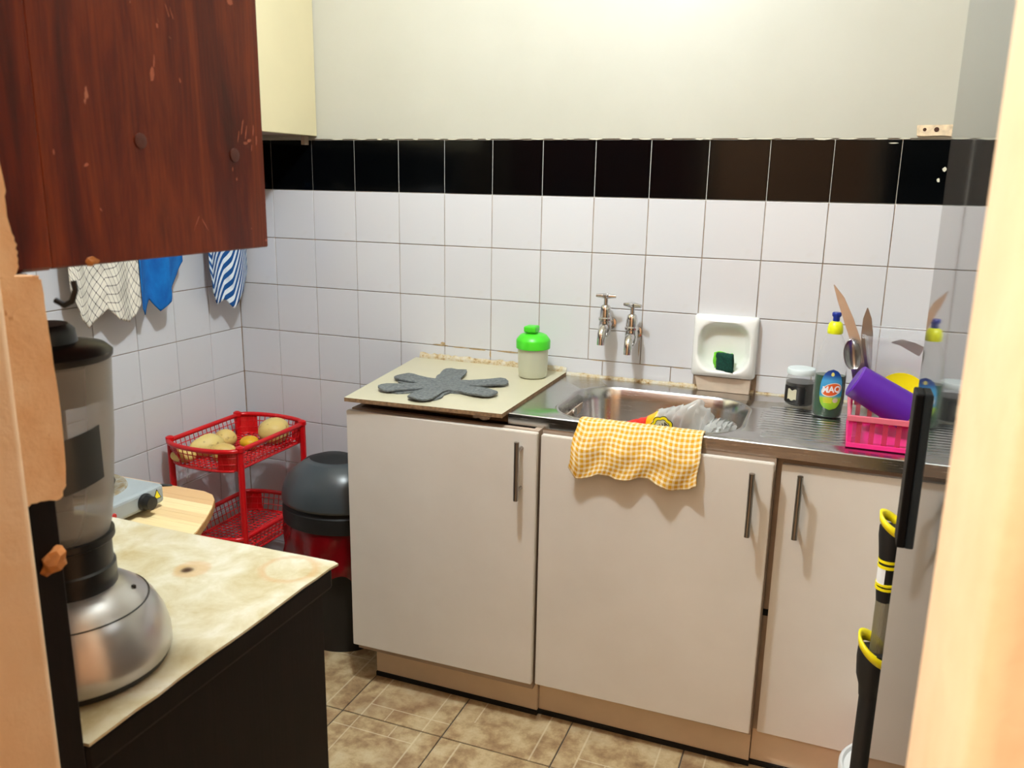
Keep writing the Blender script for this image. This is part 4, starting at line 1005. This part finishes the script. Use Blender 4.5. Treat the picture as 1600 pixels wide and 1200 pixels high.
def flap(u, v):
    a = -PI/2+(u-0.5)*2.5; t_ = 0.05+v*0.95
    r = 0.160*math.sqrt(max(0.0, 1-(0.90*t_)**2.3)); z_ = 0.436+0.128*t_
    a = -PI/2+(u-0.5)*2.7*(1-0.25*t_)
    return NX+r*cos(a)*NSX*1.01, NY+r*sin(a)*NSY*1.03, z_
grid('flap', flap, 30, 16, LIDGREY, bn, 0.003)

# ================================================================== towels on the left wall
def towel(name, tab, ztop, ytop, mat, label, folds, ph, xo=0.058):
    """tab: (u, y at hem, z of hem)"""
    def g(u, v):
        y1, zb = lerp_tab(tab, u)
        y0 = ytop[0]+(ytop[1]-ytop[0])*u
        s_ = min(1, v/0.55); s_ = s_*s_*(3-2*s_)
        y_ = y0+(y1-y0)*s_; z_ = ztop+(zb-ztop)*v
        x_ = 0.010+(xo-0.010)*min(1, v*2.2)+min(1, v*1.6)*0.011*sin(u*PI*2*folds+ph)
        return x_, y_, z_
    o = grid(name, g, 60, 50, mat, None, 0.0025)
    return tag(o, label, 'towel', 'kitchen towels hanging on the tiled wall')
towel('kitchen_towel', [(0, -0.712, 1.06), (0.12, -0.690, 0.985), (0.28, -0.655, 0.955), (0.42, -0.612, 0.985), (0.48, -0.600, 1.00), (0.60, -0.572, 0.968), (0.8, -0.520, 0.952), (0.92, -0.498, 0.968), (1, -0.486, 1.0)], 1.33, (-0.63, -0.56), BCHECK, 'black and white checked kitchen towel nearest the blender', 2.0, 0.4)
towel('kitchen_towel', [(0, -0.487, 0.985), (0.1, -0.474, 0.966), (0.28, -0.442, 1.006), (0.45, -0.414, 0.968), (0.62, -0.380, 0.993), (0.74, -0.372, 1.03), (0.85, -0.335, 1.065), (1, -0.303, 1.10)], 1.33, (-0.43, -0.37), BLUECLOTH, 'plain blue kitchen towel hanging in the middle of three', 1.5, 2.0)
towel('kitchen_towel', [(0, -0.215, 1.07), (0.15, -0.205, 1.0), (0.35, -0.170, 0.955), (0.52, -0.136, 0.968), (0.66, -0.112, 0.935), (0.82, -0.070, 0.985), (1, -0.022, 1.045)], 1.33, (-0.15, -0.08), STRIPEB, 'blue and white woven striped towel nearest the wall corner', 1.5, 0.8, 0.060)

# ================================================================== small wall bits
hk = tube('coat_hook', [(1.209, -1.727, 1.236), (1.218, -1.726, 1.232), (1.226, -1.725, 1.236), (1.230, -1.724, 1.246), (1.229, -1.724, 1.254)], 0.0026, BLACKM, None, 10)
tag(hk, 'small black hook on the door post under the wall cupboard', 'hook')
sb = thing('socket_remnant', (2.02, 0, 1.475), 'broken mounting strip with screw holes above the black tiles', 'mounting strip')
BEI = simple('dirty_beige_plaster', srgb(222, 200, 168), 0.8, 0, 0.25, 60)
prism('strip', [(1.978, -0.0015, 1.462), (1.976, -0.0015, 1.486), (2.052, -0.0015, 1.487), (2.052, -0.0015, 1.460), (2.03, -0.0015, 1.464), (1.995, -0.0015, 1.4605)], (0, -0.007, 0), BEI, sb, 0.001)
for x_, r in ((1.993, 0.004), (2.018, 0.0055)):
    lathe('screw_hole', [(r, 0.0), (r, 0.0006), (0.0, 0.0006)], None, simple('rusty_hole', srgb(70, 42, 26), 0.9), sb, 12, mtx=Matrix.Translation((x_, -0.0085, 1.476)) @ Matrix.Rotation(PI/2, 4, 'X'), cap=False)

# ------------------------------------------------------------------ paint flakes and dirty joints on the back wall
FLAKE = simple('cream_paint_flake', srgb(214, 210, 190), 0.7)
SMEAR = simple('brown_grout_smear', srgb(176, 150, 112), 0.9, 0, 0.25, 90)
def flake(x, z_, w, h, mat=FLAKE, name='paint_flake', seed=0, t=0.0012):
    rnd = random.Random(seed); n_ = 9
    prism(name, [(x+w*cos(2*PI*i/n_)*rnd.uniform(0.6, 1), -0.0003, z_+h*sin(2*PI*i/n_)*rnd.uniform(0.6, 1)) for i in range(n_)], (0, -t, 0), mat, wb)
for i in range(26):
    flake(0.40+i*0.062+random.uniform(-0.02, 0.02), 1.4565, random.uniform(0.010, 0.030), random.uniform(0.0015, 0.0035), seed=i)
flake(2.046, 1.387, 0.006, 0.006, seed=50); flake(2.036, 1.362, 0.004, 0.006, seed=51); flake(1.93, 1.446, 0.012, 0.002, seed=52)
for i, (x, z_, w, h) in enumerate(((0.735, 0.857, 0.03, 0.003), (0.80, 0.855, 0.04, 0.002), (0.86, 0.854, 0.035, 0.003), (0.90, 0.845, 0.003, 0.016), (0.96, 0.855, 0.045, 0.003), (1.03, 0.854, 0.03, 0.003), (0.745, 0.863, 0.010, 0.005), (1.23, 0.855, 0.03, 0.0015), (1.38, 0.855, 0.03, 0.0015), (1.46, 0.855, 0.02, 0.0015), (1.345, 0.90, 0.0014, 0.03))):
    flake(x, z_, w, h, SMEAR, 'grout_smear', 70+i, 0.0005)

# scuffs on the end panel of the brown wall cupboard
SCUFF = simple('pale_scuffed_wood', srgb(168, 96, 70), 0.7, 0, 0.2, 200)
def scuff(y_, z_, w, h, lean, seed):
    rnd = random.Random(seed); n_ = 8
    prism('scuff', [(1.1999, y_+w*cos(2*PI*i/n_)*rnd.uniform(0.5, 1)+lean*h*sin(2*PI*i/n_), z_+h*sin(2*PI*i/n_)*rnd.uniform(0.6, 1)) for i in range(n_)], (0.0003, 0, 0), SCUFF, uc)
for i, a_ in enumerate(((-1.452, 1.398, 0.0016, 0.011, 0.25), (-1.446, 1.392, 0.0014, 0.010, 0.2), (-1.459, 1.388, 0.0012, 0.008, 0.2), (-1.441, 1.384, 0.004, 0.003, 0.4), (-1.448, 1.381, 0.005, 0.002, 0.2),
                        (-1.433, 1.395, 0.0016, 0.008, 0.1), (-1.428, 1.385, 0.0018, 0.007, 0.1), (-1.437, 1.376, 0.001, 0.005, 0.1), (-1.472, 1.352, 0.0010, 0.003, 0.1), (-1.466, 1.341, 0.0012, 0.002, 0.1),
                        (-1.583, 1.440, 0.0035, 0.010, 0.1), (-1.579, 1.452, 0.0012, 0.008, 0.1), (-1.545, 1.438, 0.0014, 0.003, -0.3), (-1.571, 1.486, 0.002, 0.003, 0), (-1.556, 1.503, 0.0008, 0.009, -0.3), (-1.550, 1.500, 0.0008, 0.007, -0.3),
                        (-1.672, 1.352, 0.003, 0.0022, 0.5), (-1.660, 1.312, 0.0012, 0.0022, -0.4), (-1.535, 1.295, 0.0008, 0.010, 0.5), (-1.522, 1.292, 0.0008, 0.009, -0.5), (-1.419, 1.270, 0.003, 0.002, 0), (-1.46, 1.528, 0.006, 0.004, 0), (-1.705, 1.362, 0.001, 0.003, 0), (-1.445, 1.285, 0.0008, 0.0012, 0))):
    scuff(*a_, 100+i)
